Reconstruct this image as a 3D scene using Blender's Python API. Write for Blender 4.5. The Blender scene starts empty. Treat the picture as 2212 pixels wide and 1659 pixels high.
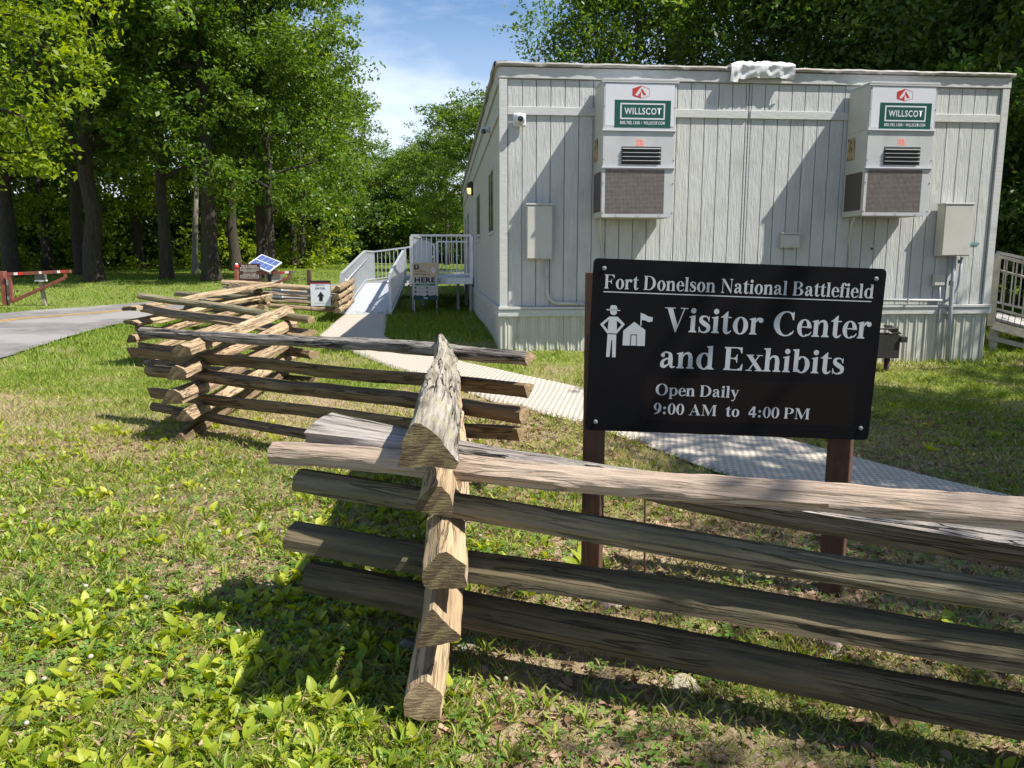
import bpy, bmesh, math, random
import numpy as np
from mathutils import Vector, Matrix, noise
PI = math.pi
R = math.radians
# ------------------------------------------------------------------ camera, sky, sun, exposure
SC = bpy.context.scene
COL = SC.collection
CAM = Vector((0, 0, 1.6)); PITCH = R(9.0); FPX = 1665.0
cd = bpy.data.cameras.new('camera'); cam = bpy.data.objects.new('camera', cd); COL.objects.link(cam)
cam.location = CAM; cam.rotation_euler = (PI/2 - PITCH, 0, 0)
cd.sensor_width = 36; cd.lens = FPX/2212*36; cd.clip_start = .05; cd.clip_end = 2000
SC.camera = cam
SUN = Vector((.54, -.21, .80)).normalized()          # towards the sun
wd = bpy.data.worlds.new('World'); SC.world = wd; wd.use_nodes = True
nt = wd.node_tree; nt.nodes.clear()
def wn(t, **k):
    n = nt.nodes.new(t)
    for a, b in k.items(): setattr(n, a, b)
    return n
sky = wn('ShaderNodeTexSky'); sky.sky_type = 'NISHITA'; sky.sun_disc = False
sky.sun_elevation = math.asin(SUN.z); sky.sun_rotation = math.atan2(SUN.x, SUN.y)
sky.air_density = 1.0; sky.dust_density = .6; sky.ozone_density = 2.2
bg = wn('ShaderNodeBackground'); bg.inputs[1].default_value = .08
out = wn('ShaderNodeOutputWorld')
tc = wn('ShaderNodeTexCoord'); mp = wn('ShaderNodeMapping'); mp.inputs['Scale'].default_value = (1.6, 1.0, 5.5); mp.inputs['Rotation'].default_value = (0, R(14), 0)
mp.inputs['Location'].default_value = (.35, .1, .55)
nz = wn('ShaderNodeTexNoise'); nz.inputs['Scale'].default_value = 1.5; nz.inputs['Detail'].default_value = 7; nz.inputs['Roughness'].default_value = .55
nt.links.new(tc.outputs['Generated'], mp.inputs[0]); nt.links.new(mp.outputs[0], nz.inputs['Vector'])
sep = wn('ShaderNodeSeparateXYZ'); nt.links.new(tc.outputs['Generated'], sep.inputs[0])
hm = wn('ShaderNodeMapRange'); hm.inputs[1].default_value = .05; hm.inputs[2].default_value = .42; hm.inputs[3].default_value = .70; hm.inputs[4].default_value = -.22
nt.links.new(sep.outputs[2], hm.inputs[0])
rm = wn('ShaderNodeMapRange'); rm.inputs[1].default_value = .40; rm.inputs[2].default_value = .68; rm.inputs[3].default_value = 0; rm.inputs[4].default_value = .75
nt.links.new(nz.outputs[0], rm.inputs[0])
ad = wn('ShaderNodeMath', operation='ADD'); ad.use_clamp = True
nt.links.new(hm.outputs[0], ad.inputs[0]); nt.links.new(rm.outputs[0], ad.inputs[1])
mx = wn('ShaderNodeMix', data_type='RGBA'); mx.inputs[7].default_value = (7.6, 8.2, 9.4, 1)
shs = wn('ShaderNodeHueSaturation'); shs.inputs['Saturation'].default_value = 1.3; nt.links.new(sky.outputs[0], shs.inputs['Color'])
nt.links.new(ad.outputs[0], mx.inputs[0]); nt.links.new(shs.outputs[0], mx.inputs[6])
nt.links.new(mx.outputs[2], bg.inputs[0]); nt.links.new(bg.outputs[0], out.inputs[0])
sl = bpy.data.lights.new('sun', 'SUN'); so = bpy.data.objects.new('sun', sl); COL.objects.link(so)
sl.energy = 5.0; sl.angle = R(.53); sl.color = (1.0, .95, .86)
so.rotation_euler = (-SUN).to_track_quat('-Z', 'Y').to_euler(); so.location = (20, -8, 30)
SC.view_settings.view_transform = 'Standard'; SC.view_settings.look = 'None'
SC.view_settings.exposure = 0.92; SC.view_settings.gamma = 1; SC.view_settings.use_curve_mapping = False
SC.cycles.max_bounces = 6; SC.cycles.diffuse_bounces = 3; SC.cycles.glossy_bounces = 2; SC.cycles.transmission_bounces = 3
SC.cycles.transparent_max_bounces = 4; SC.cycles.use_denoising = True; SC.cycles.caustics_reflective = False; SC.cycles.caustics_refractive = False

# ------------------------------------------------------------------ geometry of the view and the ground
cp, sp = math.cos(PITCH), math.sin(PITCH)
def ray(px, py):
    a = (px-1106)/FPX; b = -(py-829.5)/FPX
    return Vector((a, b*sp+cp, b*cp-sp))
def W(px, py, Y):
    d = ray(px, py); return CAM + d*(Y/d.y)
GY = [-30, 2, 7, 11, 17, 21, 26, 35, 60, 120, 500]
GZ = [0, 0, 0, .06, .25, .35, .5, .85, 1.3, 1.8, 3]
_gy = np.linspace(-30, 500, 5301); _gz = np.interp(_gy, GY, GZ)
_k = np.ones(31)/31; _gz = np.convolve(np.pad(_gz, 15, mode='edge'), _k, mode='valid')
def ground(x, y):
    x = np.asarray(x, float); y = np.asarray(y, float)
    z = np.interp(y, _gy, _gz)
    z = z + .27*np.exp(-((x-.3)/3.2)**2-((y-12.5)/4.2)**2)
    z = z + .012*np.sin(x*1.7+y*.6)*np.sin(y*1.3-x*.4)
    return z
def gz(x, y): return float(ground(x, y))
def G(px, py):
    d = ray(px, py); t = .5
    while t < 400:
        p = CAM + d*t
        if p.z < gz(p.x, p.y): break
        t *= 1.01
    lo, hi = t/1.01, t
    for _ in range(20):
        m = (lo+hi)/2; p = CAM+d*m
        if p.z < gz(p.x, p.y): hi = m
        else: lo = m
    return CAM + d*hi
def vnoise(x, y, s=1.0, seed=0):
    x = np.asarray(x)*s+seed*17.3; y = np.asarray(y)*s-seed*9.1
    xi = np.floor(x).astype(int); yi = np.floor(y).astype(int); fx = x-xi; fy = y-yi
    fx = fx*fx*(3-2*fx); fy = fy*fy*(3-2*fy)
    def h(a, b):
        v = np.sin(a*127.1+b*311.7+seed*74.7)*43758.5453
        return v-np.floor(v)
    return (h(xi, yi)*(1-fx)+h(xi+1, yi)*fx)*(1-fy)+(h(xi, yi+1)*(1-fx)+h(xi+1, yi+1)*fx)*fy
def fbm(x, y, s, seed=0): return .55*vnoise(x, y, s, seed)+.3*vnoise(x, y, s*2.1, seed+1)+.15*vnoise(x, y, s*4.3, seed+2)

# ------------------------------------------------------------------ materials
MATS = {}
def mat(name, c1, c2=None, scale=6, stretch=(1, 1, 1), rough=.7, bump=0, bscale=None, metal=0, detail=5, lo=.35, hi=.65, spec=.35, rnd=0, c3=None, c3scale=2, c3lo=.55, c3hi=.7, bdist=.01, emit=0):
    if name in MATS: return MATS[name]
    m = bpy.data.materials.new(name); m.use_nodes = True; MATS[name] = m
    t = m.node_tree; N = t.nodes; L = t.links; b = N['Principled BSDF']
    b.inputs['Roughness'].default_value = rough; b.inputs['Metallic'].default_value = metal
    b.inputs['Specular IOR Level'].default_value = spec
    b.inputs['Base Color'].default_value = (*c1, 1)
    tc = N.new('ShaderNodeTexCoord'); vec = tc.outputs['Object']
    if rnd:
        oi = N.new('ShaderNodeObjectInfo'); ml = N.new('ShaderNodeMath'); ml.operation = 'MULTIPLY'; ml.inputs[1].default_value = 60
        L.new(oi.outputs['Random'], ml.inputs[0]); va = N.new('ShaderNodeVectorMath'); L.new(vec, va.inputs[0]); L.new(ml.outputs[0], va.inputs[1]); vec = va.outputs[0]
    mp = N.new('ShaderNodeMapping'); mp.inputs['Scale'].default_value = stretch; L.new(vec, mp.inputs[0])
    def nse(s, v=None, det=detail):
        n = N.new('ShaderNodeTexNoise'); n.inputs['Scale'].default_value = s; n.inputs['Detail'].default_value = det; n.inputs['Roughness'].default_value = .6
        L.new(mp.outputs[0] if v is None else v, n.inputs['Vector']); return n
    colo = None
    if c2 is not None:
        n = nse(scale); r = N.new('ShaderNodeMapRange'); r.inputs[1].default_value = lo; r.inputs[2].default_value = hi; L.new(n.outputs[0], r.inputs[0])
        x = N.new('ShaderNodeMix'); x.data_type = 'RGBA'; x.inputs[6].default_value = (*c1, 1); x.inputs[7].default_value = (*c2, 1); L.new(r.outputs[0], x.inputs[0]); colo = x.outputs[2]
    if c3 is not None:
        n = nse(c3scale, vec); r = N.new('ShaderNodeMapRange'); r.inputs[1].default_value = c3lo; r.inputs[2].default_value = c3hi; L.new(n.outputs[0], r.inputs[0])
        x = N.new('ShaderNodeMix'); x.data_type = 'RGBA'; x.inputs[7].default_value = (*c3, 1); L.new(r.outputs[0], x.inputs[0])
        if colo: L.new(colo, x.inputs[6])
        else: x.inputs[6].default_value = (*c1, 1)
        colo = x.outputs[2]
    if colo and rnd:
        hs = N.new('ShaderNodeHueSaturation'); r = N.new('ShaderNodeMapRange'); r.inputs[3].default_value = 1-rnd; r.inputs[4].default_value = 1+rnd
        L.new(oi.outputs['Random'], r.inputs[0]); L.new(r.outputs[0], hs.inputs['Value']); L.new(colo, hs.inputs['Color']); colo = hs.outputs[0]
    if colo: L.new(colo, b.inputs['Base Color'])
    if bump:
        n = nse(bscale or scale*2); bp = N.new('ShaderNodeBump'); bp.inputs['Strength'].default_value = bump; bp.inputs['Distance'].default_value = bdist
        L.new(n.outputs[0], bp.inputs['Height']); L.new(bp.outputs[0], b.inputs['Normal'])
    if emit:
        b.inputs['Emission Color'].default_value = (*c1, 1); b.inputs['Emission Strength'].default_value = emit
    return m
def wood(name, ca, cb, cc, crack=.5, lichen=None, bumpd=.006, ymul=1.0):
    """split wood: grain runs along local X"""
    m = bpy.data.materials.new(name); m.use_nodes = True; MATS[name] = m
    t = m.node_tree; N = t.nodes; L = t.links; b = N['Principled BSDF']; b.inputs['Roughness'].default_value = .85; b.inputs['Specular IOR Level'].default_value = .2
    tc = N.new('ShaderNodeTexCoord'); oi = N.new('ShaderNodeObjectInfo'); ml = N.new('ShaderNodeMath'); ml.operation = 'MULTIPLY'; ml.inputs[1].default_value = 80
    L.new(oi.outputs['Random'], ml.inputs[0]); va = N.new('ShaderNodeVectorMath'); L.new(tc.outputs['Object'], va.inputs[0]); L.new(ml.outputs[0], va.inputs[1])
    def M(s):
        mp = N.new('ShaderNodeMapping'); mp.inputs['Scale'].default_value = s; L.new(va.outputs[0], mp.inputs[0]); return mp.outputs[0]
    def ns(s, v, det=6, ro=.6, dist=0):
        n = N.new('ShaderNodeTexNoise'); n.inputs['Scale'].default_value = s; n.inputs['Detail'].default_value = det; n.inputs['Roughness'].default_value = ro; n.inputs['Distortion'].default_value = dist
        L.new(v, n.inputs['Vector']); return n.outputs[0]
    def rng(o, a, c, d=0, e=1):
        r = N.new('ShaderNodeMapRange'); r.inputs[1].default_value = a; r.inputs[2].default_value = c; r.inputs[3].default_value = d; r.inputs[4].default_value = e; L.new(o, r.inputs[0]); return r.outputs[0]
    def mix(f, a, c, typ='MIX'):
        x = N.new('ShaderNodeMix'); x.data_type = 'RGBA'; x.blend_type = typ
        L.new(f, x.inputs[0]) if not isinstance(f, float) else setattr(x.inputs[0], 'default_value', f)
        for i, q in ((6, a), (7, c)):
            if isinstance(q, tuple): x.inputs[i].default_value = (*q, 1)
            else: L.new(q, x.inputs[i])
        return x.outputs[2]
    grain = ns(1, M((2.2, 34, 34)), 7, .62)
    broad = ns(1, M((.9, 5, 5)), 4, .6)
    fine = ns(1, M((6, 130, 130)), 5, .6)
    crk = ns(1, M((1.3, 26, 26)), 3, .5, .6)
    c = mix(rng(broad, .36, .64), ca, cb)
    c = mix(rng(grain, .44, .66), c, cc)
    if lichen:
        c = mix(rng(ns(1, M((5, 9, 9)), 6, .7), .54, .68), c, lichen)
    ridge = N.new('ShaderNodeMath'); ridge.operation = 'SUBTRACT'; ridge.inputs[1].default_value = .5; L.new(crk, ridge.inputs[0])
    ab = N.new('ShaderNodeMath'); ab.operation = 'ABSOLUTE'; L.new(ridge.outputs[0], ab.inputs[0])
    cm = rng(ab.outputs[0], .004, .026, 1, 0)
    gate = rng(ns(1, M((1.1, 3, 3)), 2), .42, .52)
    g2 = N.new('ShaderNodeMath'); g2.operation = 'MULTIPLY'; L.new(cm, g2.inputs[0]); L.new(gate, g2.inputs[1])
    g3 = N.new('ShaderNodeMath'); g3.operation = 'MULTIPLY'; g3.inputs[1].default_value = crack; L.new(g2.outputs[0], g3.inputs[0])
    c = mix(g3.outputs[0], c, (cc[0]*.25, cc[1]*.22, cc[2]*.2))
    c = mix(.35, c, rngc(N, L, fine), 'MULTIPLY')
    hs = N.new('ShaderNodeHueSaturation'); L.new(rng(oi.outputs['Random'], 0, 1, .85, 1.12), hs.inputs['Value']); L.new(c, hs.inputs['Color']); L.new(hs.outputs[0], b.inputs['Base Color'])
    h = N.new('ShaderNodeMath'); h.operation = 'MULTIPLY_ADD'; h.inputs[1].default_value = -1.6; L.new(g3.outputs[0], h.inputs[0]); L.new(grain, h.inputs[2])
    h2 = N.new('ShaderNodeMath'); h2.operation = 'MULTIPLY_ADD'; h2.inputs[1].default_value = .35; L.new(fine, h2.inputs[0]); L.new(h.outputs[0], h2.inputs[2])
    bp = N.new('ShaderNodeBump'); bp.inputs['Strength'].default_value = 1.0; bp.inputs['Distance'].default_value = bumpd*1.9; L.new(h2.outputs[0], bp.inputs['Height']); L.new(bp.outputs[0], b.inputs['Normal'])
    return m
def rngc(N, L, o):
    r = N.new('ShaderNodeMapRange'); r.inputs[1].default_value = .3; r.inputs[2].default_value = .7; r.inputs[3].default_value = .45; r.inputs[4].default_value = 1.15; L.new(o, r.inputs[0])
    c = N.new('ShaderNodeCombineColor')
    for i in range(3): L.new(r.outputs[0], c.inputs[i])
    return c.outputs[0]
def leafmat(name, ca, cb, cc, trans=.35, rough=.45, spec=.4):
    m = bpy.data.materials.new(name); m.use_nodes = True; MATS[name] = m
    t = m.node_tree; N = t.nodes; L = t.links; b = N['Principled BSDF']; b.inputs['Roughness'].default_value = rough; b.inputs['Specular IOR Level'].default_value = spec
    at = N.new('ShaderNodeAttribute'); at.attribute_name = 'rnd'
    rp = N.new('ShaderNodeValToRGB'); e = rp.color_ramp.elements
    e[0].position = 0; e[0].color = (*ca, 1); e[1].position = 1; e[1].color = (*cc, 1); q = e.new(.5); q.color = (*cb, 1)
    L.new(at.outputs['Fac'], rp.inputs[0]); L.new(rp.outputs[0], b.inputs['Base Color'])
    tr = N.new('ShaderNodeBsdfTranslucent')
    hs = N.new('ShaderNodeHueSaturation'); hs.inputs['Hue'].default_value = .485; hs.inputs['Saturation'].default_value = 1.1; hs.inputs['Value'].default_value = 1.5
    L.new(rp.outputs[0], hs.inputs['Color']); L.new(hs.outputs[0], tr.inputs[0])
    mx = N.new('ShaderNodeMixShader'); mx.inputs[0].default_value = trans; L.new(b.outputs[0], mx.inputs[1]); L.new(tr.outputs[0], mx.inputs[2]); L.new(mx.outputs[0], N['Material Output'].inputs[0])
    return m

# ------------------------------------------------------------------ object helpers
MW = {}
def tag(o, label=None, cat=None, group=None, kind=None):
    for k, v in (('label', label), ('category', cat), ('group', group), ('kind', kind)):
        if v: o[k] = v
    return o
def thing(name, label, cat, loc=(0, 0, 0), rz=0, group=None):
    o = bpy.data.objects.new(name, None); COL.objects.link(o); o.empty_display_size = .1
    o.location = loc; o.rotation_euler = (0, 0, rz); MW[o.name] = Matrix.Translation(loc) @ Matrix.Rotation(rz, 4, 'Z')
    return tag(o, label, cat, group)
def link(name, me, parent=None, local=None, label=None, kind=None):
    """local: matrix of the object in its parent's space"""
    o = bpy.data.objects.new(name, me); COL.objects.link(o)
    if parent is not None: o.parent = parent
    if local is not None: o.matrix_local = local
    base = MW.get(parent.name, Matrix()) if parent is not None else Matrix()
    MW[o.name] = base @ (local if local is not None else Matrix())
    if label: o['label'] = label
    if kind: o['kind'] = kind
    return o
class MB:
    def __init__(s): s.v = []; s.f = []; s.mi = []
    def add(s, vs, fs, mi=0):
        k = len(s.v); s.v += [tuple(v) for v in vs]; s.f += [tuple(i+k for i in f) for f in fs]; s.mi += [mi]*len(fs)
    def box(s, a, b, M=None, mi=0, bev=0):
        x0, y0, z0 = (min(a[i], b[i]) for i in range(3)); x1, y1, z1 = (max(a[i], b[i]) for i in range(3))
        if bev:
            e = min(bev, (x1-x0)*.45, (y1-y0)*.45, (z1-z0)*.45)
            bm = bmesh.new(); bmesh.ops.create_cube(bm, size=1)
            for v in bm.verts: v.co = Vector(((x0+x1)/2+v.co.x*(x1-x0), (y0+y1)/2+v.co.y*(y1-y0), (z0+z1)/2+v.co.z*(z1-z0)))
            bmesh.ops.bevel(bm, geom=bm.edges[:], offset=e, segments=1, affect='EDGES')
            bm.verts.index_update(); vs = [v.co.copy() for v in bm.verts]; fs = [[v.index for v in f.verts] for f in bm.faces]; bm.free()
        else:
            vs = [Vector(p) for p in ((x0, y0, z0), (x1, y0, z0), (x1, y1, z0), (x0, y1, z0), (x0, y0, z1), (x1, y0, z1), (x1, y1, z1), (x0, y1, z1))]
            fs = [(0, 3, 2, 1), (4, 5, 6, 7), (0, 1, 5, 4), (1, 2, 6, 5), (2, 3, 7, 6), (3, 0, 4, 7)]
        if M is not None: vs = [M @ v for v in vs]
        s.add(vs, fs, mi); return s
    def tube(s, pts, rad, n=8, cap=True, mi=0):
        pts = [Vector(p) for p in pts]; rad = [rad]*len(pts) if not hasattr(rad, '__len__') else rad
        vs = []; fs = []; u = None
        for i, p in enumerate(pts):
            t = (pts[min(i+1, len(pts)-1)]-pts[max(i-1, 0)]).normalized()
            if u is None: u = t.orthogonal().normalized()
            u = (u-t*u.dot(t)).normalized(); w = t.cross(u)
            for k in range(n):
                a = 2*PI*k/n; vs.append(p+(u*math.cos(a)+w*math.sin(a))*rad[i])
        for i in range(len(pts)-1):
            for k in range(n):
                fs.append((i*n+k, i*n+(k+1) % n, (i+1)*n+(k+1) % n, (i+1)*n+k))
        if cap: fs.append(tuple(range(n))[::-1]); fs.append(tuple((len(pts)-1)*n+k for k in range(n)))
        s.add(vs, fs, mi); return s
    def prism(s, pts, M, d, mi=0):
        """2-D outline extruded from 0 to d along local y; pts are (x,z)"""
        n = len(pts); vs = [M @ Vector((x, 0, z)) for x, z in pts]+[M @ Vector((x, d, z)) for x, z in pts]
        fs = [tuple(range(n)), tuple(range(2*n-1, n-1, -1))]+[(i, i+n, (i+1) % n+n, (i+1) % n) for i in range(n)]
        s.add(vs, fs, mi); return s
    def mesh(s, mats, smooth=False, inv=None):
        me = bpy.data.meshes.new('mesh'); v = s.v if inv is None else [inv @ Vector(p) for p in s.v]
        me.from_pydata(v, [], s.f)
        for m in (mats if isinstance(mats, (list, tuple)) else [mats]): me.materials.append(m)
        me.polygons.foreach_set('material_index', s.mi)
        if smooth: me.polygons.foreach_set('use_smooth', [True]*len(s.f))
        bm = bmesh.new(); bm.from_mesh(me); bmesh.ops.recalc_face_normals(bm, faces=bm.faces); bm.to_mesh(me); bm.free()
        return me
    def build(s, name, mats, parent=None, smooth=False, label=None, kind=None, world=False):
        inv = MW[parent.name].inverted() if (parent is not None and world) else None
        return link(name, s.mesh(mats, smooth, inv), parent, None, label, kind)
def npmesh(verts, faces, m, rnd=None, smooth=False):
    """faces (n,k) int array"""
    me = bpy.data.meshes.new('mesh'); n, k = faces.shape
    me.vertices.add(len(verts)); me.vertices.foreach_set('co', np.asarray(verts, np.float32).ravel())
    me.loops.add(n*k); me.loops.foreach_set('vertex_index', faces.astype(np.int32).ravel())
    me.polygons.add(n); me.polygons.foreach_set('loop_start', np.arange(0, n*k, k, dtype=np.int32))
    if smooth: me.polygons.foreach_set('use_smooth', np.ones(n, bool))
    for q in (m if isinstance(m, (list, tuple)) else [m]): me.materials.append(q)
    if rnd is not None:
        a = me.attributes.new('rnd', 'FLOAT', 'FACE'); a.data.foreach_set('value', np.asarray(rnd, np.float32))
    me.update(calc_edges=True); return me
def grid_sheet(name, x, y, z, m, parent=None, kind=None, smooth=True, attrs=None):
    ny, nx = z.shape; v = np.stack([x.ravel(), y.ravel(), z.ravel()], 1)
    i = np.arange(ny-1)[:, None]*nx+np.arange(nx-1)[None, :]; i = i.ravel()
    f = np.stack([i, i+1, i+nx+1, i+nx], 1)
    me = npmesh(v, f, m, None, smooth)
    for k, a in (attrs or {}).items():
        at = me.attributes.new(k, 'FLOAT', 'POINT'); at.data.foreach_set('value', a.ravel().astype(np.float32))
    return link(name, me, parent, None, None, kind)
def inpoly(x, y, poly):
    r = np.zeros(len(x), bool); n = len(poly); j = n-1
    for i in range(n):
        xi, yi = poly[i]; xj, yj = poly[j]
        c = ((yi > y) != (yj > y)) & (x < (xj-xi)*(y-yi)/(yj-yi+1e-12)+xi); r ^= c; j = i
    return r
def text_mesh(s, bold=0.0):
    c = bpy.data.curves.new('lettering', 'FONT'); c.body = s; c.size = 1; c.offset = bold; c.resolution_u = 3; c.space_character = 1+min(bold, .022)*6
    o = bpy.data.objects.new('lettering', c); COL.objects.link(o)
    dg = bpy.context.evaluated_depsgraph_get(); me = bpy.data.meshes.new_from_object(o.evaluated_get(dg))
    bpy.data.objects.remove(o); bpy.data.curves.remove(c); me.materials.clear(); return me
def flat_text(parent, name, s, x0, x1, z0, z1, M, m, bold=0., hfit=True):
    """lettering filling the rectangle x0..x1, z0..z1 of the plane M (local x,z; the reader stands at -y)"""
    me = text_mesh(s, bold); co = np.zeros(len(me.vertices)*3, np.float32); me.vertices.foreach_get('co', co); co = co.reshape(-1, 3)
    a = co.min(0); b = co.max(0); q = (co-a)/(np.maximum(b-a, 1e-6)); X = x0+q[:, 0]*(x1-x0); Z = z0+q[:, 1]*(z1-z0)
    co = np.array([tuple(M @ Vector((float(p), 0, float(r)))) for p, r in zip(X, Z)], np.float32)
    me.vertices.foreach_set('co', co.ravel()); me.materials.append(m); me.update()
    return link(name, me, parent)

# ------------------------------------------------------------------ the setting: ground, road, mat walkway
EXT = lambda c: (c.x, c.y)
def plist(pts): return [G(*p) for p in pts]
road_far = plist([(-420, 742), (0, 678), (140, 667), (272, 657), (450, 641), (610, 625.5), (731, 614)])
road_near = plist([(-700, 1010), (0, 778), (120, 737), (230, 706), (450, 674), (600, 653), (735, 636)])
def extend(pl, d, L):
    p = pl[-1]+Vector((d[0]*L, d[1]*L, 0)); p.z = gz(p.x, p.y); return pl+[p]
rd = (Vector(road_far[-1])-Vector(road_far[-2])).normalized()
road_far = extend(extend(road_far, (rd.x, rd.y), 8), (.1, 1), 25); road_near = extend(extend(road_near, (rd.x, rd.y), 9), (.1, 1), 26)
mat_far = plist([(836, 680), (831, 727), (866, 745), (920, 762), (1010, 785), (1130, 812), (1258, 840), (1470, 892), (1690, 948), (1857, 991), (2070, 1046), (2206, 1078), (2560, 1165), (3000, 1272)])
mat_near = plist([(741, 681), (686, 727), (722, 744), (768, 764), (830, 789), (988, 839), (1074, 871), (1262, 915), (1400, 963), (1545, 1018), (1800, 1100), (2097, 1186), (2500, 1300), (3000, 1430)])
def resample(pl, n):
    a = np.array([(p[0], p[1]) for p in pl]); d = np.r_[0, np.cumsum(np.hypot(*np.diff(a, axis=0).T))]
    t = np.linspace(0, d[-1], n); return np.stack([np.interp(t, d, a[:, 0]), np.interp(t, d, a[:, 1])], 1)
road_poly = [EXT(p) for p in road_far]+[EXT(p) for p in road_near[::-1]]
mat_poly = [EXT(p) for p in mat_far]+[EXT(p) for p in mat_near[::-1]]
# building footprint
BL = W(1081, 757, 11.1); BL.z = 0; BANG = -math.atan(.09); UX = Vector((math.cos(BANG), -math.sin(BANG), 0)); UY = Vector((math.sin(BANG), math.cos(BANG), 0))
UX = Vector((1, .09, 0)).normalized(); UY = Vector((-.09, 1, 0)).normalized(); BW, BD = 7.43, 18.3
footprint = [tuple((BL+UX*a+UY*b)[:2]) for a, b in ((0, 0), (BW, 0), (BW, BD), (0, BD))]

def axis(segs):
    r = [segs[0][0]]
    for a, b, st in segs:
        n = max(1, int(round((b-a)/st))); r += list(np.linspace(a, b, n+1)[1:])
    return np.array(r)
gx = axis([(-400, -100, 25), (-100, -30, 4), (-30, -8, .8), (-8, 9, .13), (9, 30, .8), (30, 100, 5), (100, 400, 30)])
gy = axis([(-40, -4, 4), (-4, 1, .3), (1, 13, .13), (13, 30, .5), (30, 90, 2), (90, 490, 20)])
GX, GYm = np.meshgrid(gx, gy)
GZm = ground(GX, GYm)+.02*(fbm(GX, GYm, 1.7, 5)-.5)*np.clip((14-GYm)/8, 0, 1)-.05*inpoly(GX.ravel(), GYm.ravel(), road_poly).reshape(GX.shape)
GZm -= .04*inpoly(GX.ravel(), GYm.ravel(), mat_poly).reshape(GX.shape)
def greenness(x, y):
    """0 bare soil and straw .. 1 thick cover"""
    g = fbm(x, y, .9, 3)*1.25-.1
    g += .35*np.clip((2.6-y-.25*x)/1.2, 0, 1)*(x < .1)                      # thick weeds at lower left
    g -= .5*np.exp(-((x+1.3)/1.0)**2-((y-4.1)/.8)**2)                       # worn soil left of the near corner
    g -= .45*np.exp(-((x+.55)/.35)**2-((y-3.05)/.3)**2)
    g -= .2*np.exp(-((x-.9)/1.3)**2-((y-1.9)/.6)**2)                        # leaf litter under the near rails
    g -= .22*((y > 3.7) & (y < 9) & (x < .2)); g -= .32*((x > -.1) & (y < 4.6))
    g += .5*np.clip((y-12)/4, 0, 1)
    return np.clip(g, 0, 1)
gm = bpy.data.materials.new('ground_soil_grass'); gm.use_nodes = True
def _gm():
    t = gm.node_tree; N = t.nodes; L = t.links; b = N['Principled BSDF']; b.inputs['Roughness'].default_value = .95; b.inputs['Specular IOR Level'].default_value = .1
    tc = N.new('ShaderNodeTexCoord'); at = N.new('ShaderNodeAttribute'); at.attribute_name = 'green'
    def ns(s, d=6, r=.65):
        n = N.new('ShaderNodeTexNoise'); n.inputs['Scale'].default_value = s; n.inputs['Detail'].default_value = d; n.inputs['Roughness'].default_value = r; L.new(tc.outputs['Object'], n.inputs['Vector']); return n.outputs[0]
    def rng(o, a, c, d=0, e=1):
        r = N.new('ShaderNodeMapRange'); r.inputs[1].default_value = a; r.inputs[2].default_value = c; r.inputs[3].default_value = d; r.inputs[4].default_value = e; L.new(o, r.inputs[0]); return r.outputs[0]
    def mix(f, a, c):
        x = N.new('ShaderNodeMix'); x.data_type = 'RGBA'; L.new(f, x.inputs[0])
        for i, q in ((6, a), (7, c)):
            if isinstance(q, tuple): x.inputs[i].default_value = (*q, 1)
            else: L.new(q, x.inputs[i])
        return x.outputs[2]
    soil = mix(rng(ns(9), .35, .7), (.27, .20, .13), (.40, .31, .21))
    soil = mix(rng(ns(55, 4), .48, .66), soil, (.13, .09, .055))
    grass = mix(rng(ns(14), .3, .7), (.06, .105, .016), (.17, .22, .04))
    grass = mix(rng(ns(70, 3), .45, .7), grass, (.24, .21, .09))
    a = N.new('ShaderNodeMath'); a.operation = 'MULTIPLY_ADD'; a.inputs[1].default_value = .55; L.new(ns(11, 5), a.inputs[0]); L.new(at.outputs['Fac'], a.inputs[2])
    L.new(mix(rng(a.outputs[0], .5, .85), soil, grass), b.inputs['Base Color'])
    bp = N.new('ShaderNodeBump'); bp.inputs['Strength'].default_value = .9; bp.inputs['Distance'].default_value = .02; L.new(ns(45, 5), bp.inputs['Height']); L.new(bp.outputs[0], b.inputs['Normal'])
_gm()
grid_sheet('ground', GX, GYm, GZm, gm, None, 'structure', attrs={'green': greenness(GX, GYm)})

asphalt = mat('asphalt', (.13, .122, .12), (.19, .178, .172), 3, (1, 1, 1), .9, .5, 130, c3=(.24, .225, .22), c3scale=.45, c3lo=.46, c3hi=.56, bdist=.006)
def strip(name, A, B, n, k, dz, m, kind='structure', parent=None, wob=0):
    a = resample(A, n); b = resample(B, n); t = np.linspace(0, 1, k)[None, :, None]
    p = a[:, None]*(1-t)+b[:, None]*t
    if wob: p = p+wob*(np.stack([fbm(p[..., 0], p[..., 1], 4, 1), fbm(p[..., 0], p[..., 1], 4, 8)], -1)-.5)
    return grid_sheet(name, p[..., 0], p[..., 1], ground(p[..., 0], p[..., 1])+dz, m, parent, kind)
strip('road', road_far, road_near, 240, 24, .018, asphalt, wob=.18)
yel = mat('yellow_road_paint', (.48, .30, .06), (.36, .24, .09), 9, rough=.8)
mid = plist([(-300, 740), (40, 690), (150, 682), (275, 671), (450, 650), (653, 627.5), (731, 621)])
mr = resample(mid, 60); off = np.gradient(mr, axis=0); off = off/np.linalg.norm(off, axis=1)[:, None]; nn = np.stack([-off[:, 1], off[:, 0]], 1)
for i0, sgn in ((0, .09), (1, -.09)):
    p = np.stack([mr+nn*(sgn-.05), mr+nn*(sgn+.05)], 1)
    o = grid_sheet('road_marking', p[..., 0], p[..., 1], ground(p[..., 0], p[..., 1])+.024, yel, None, 'structure')

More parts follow.
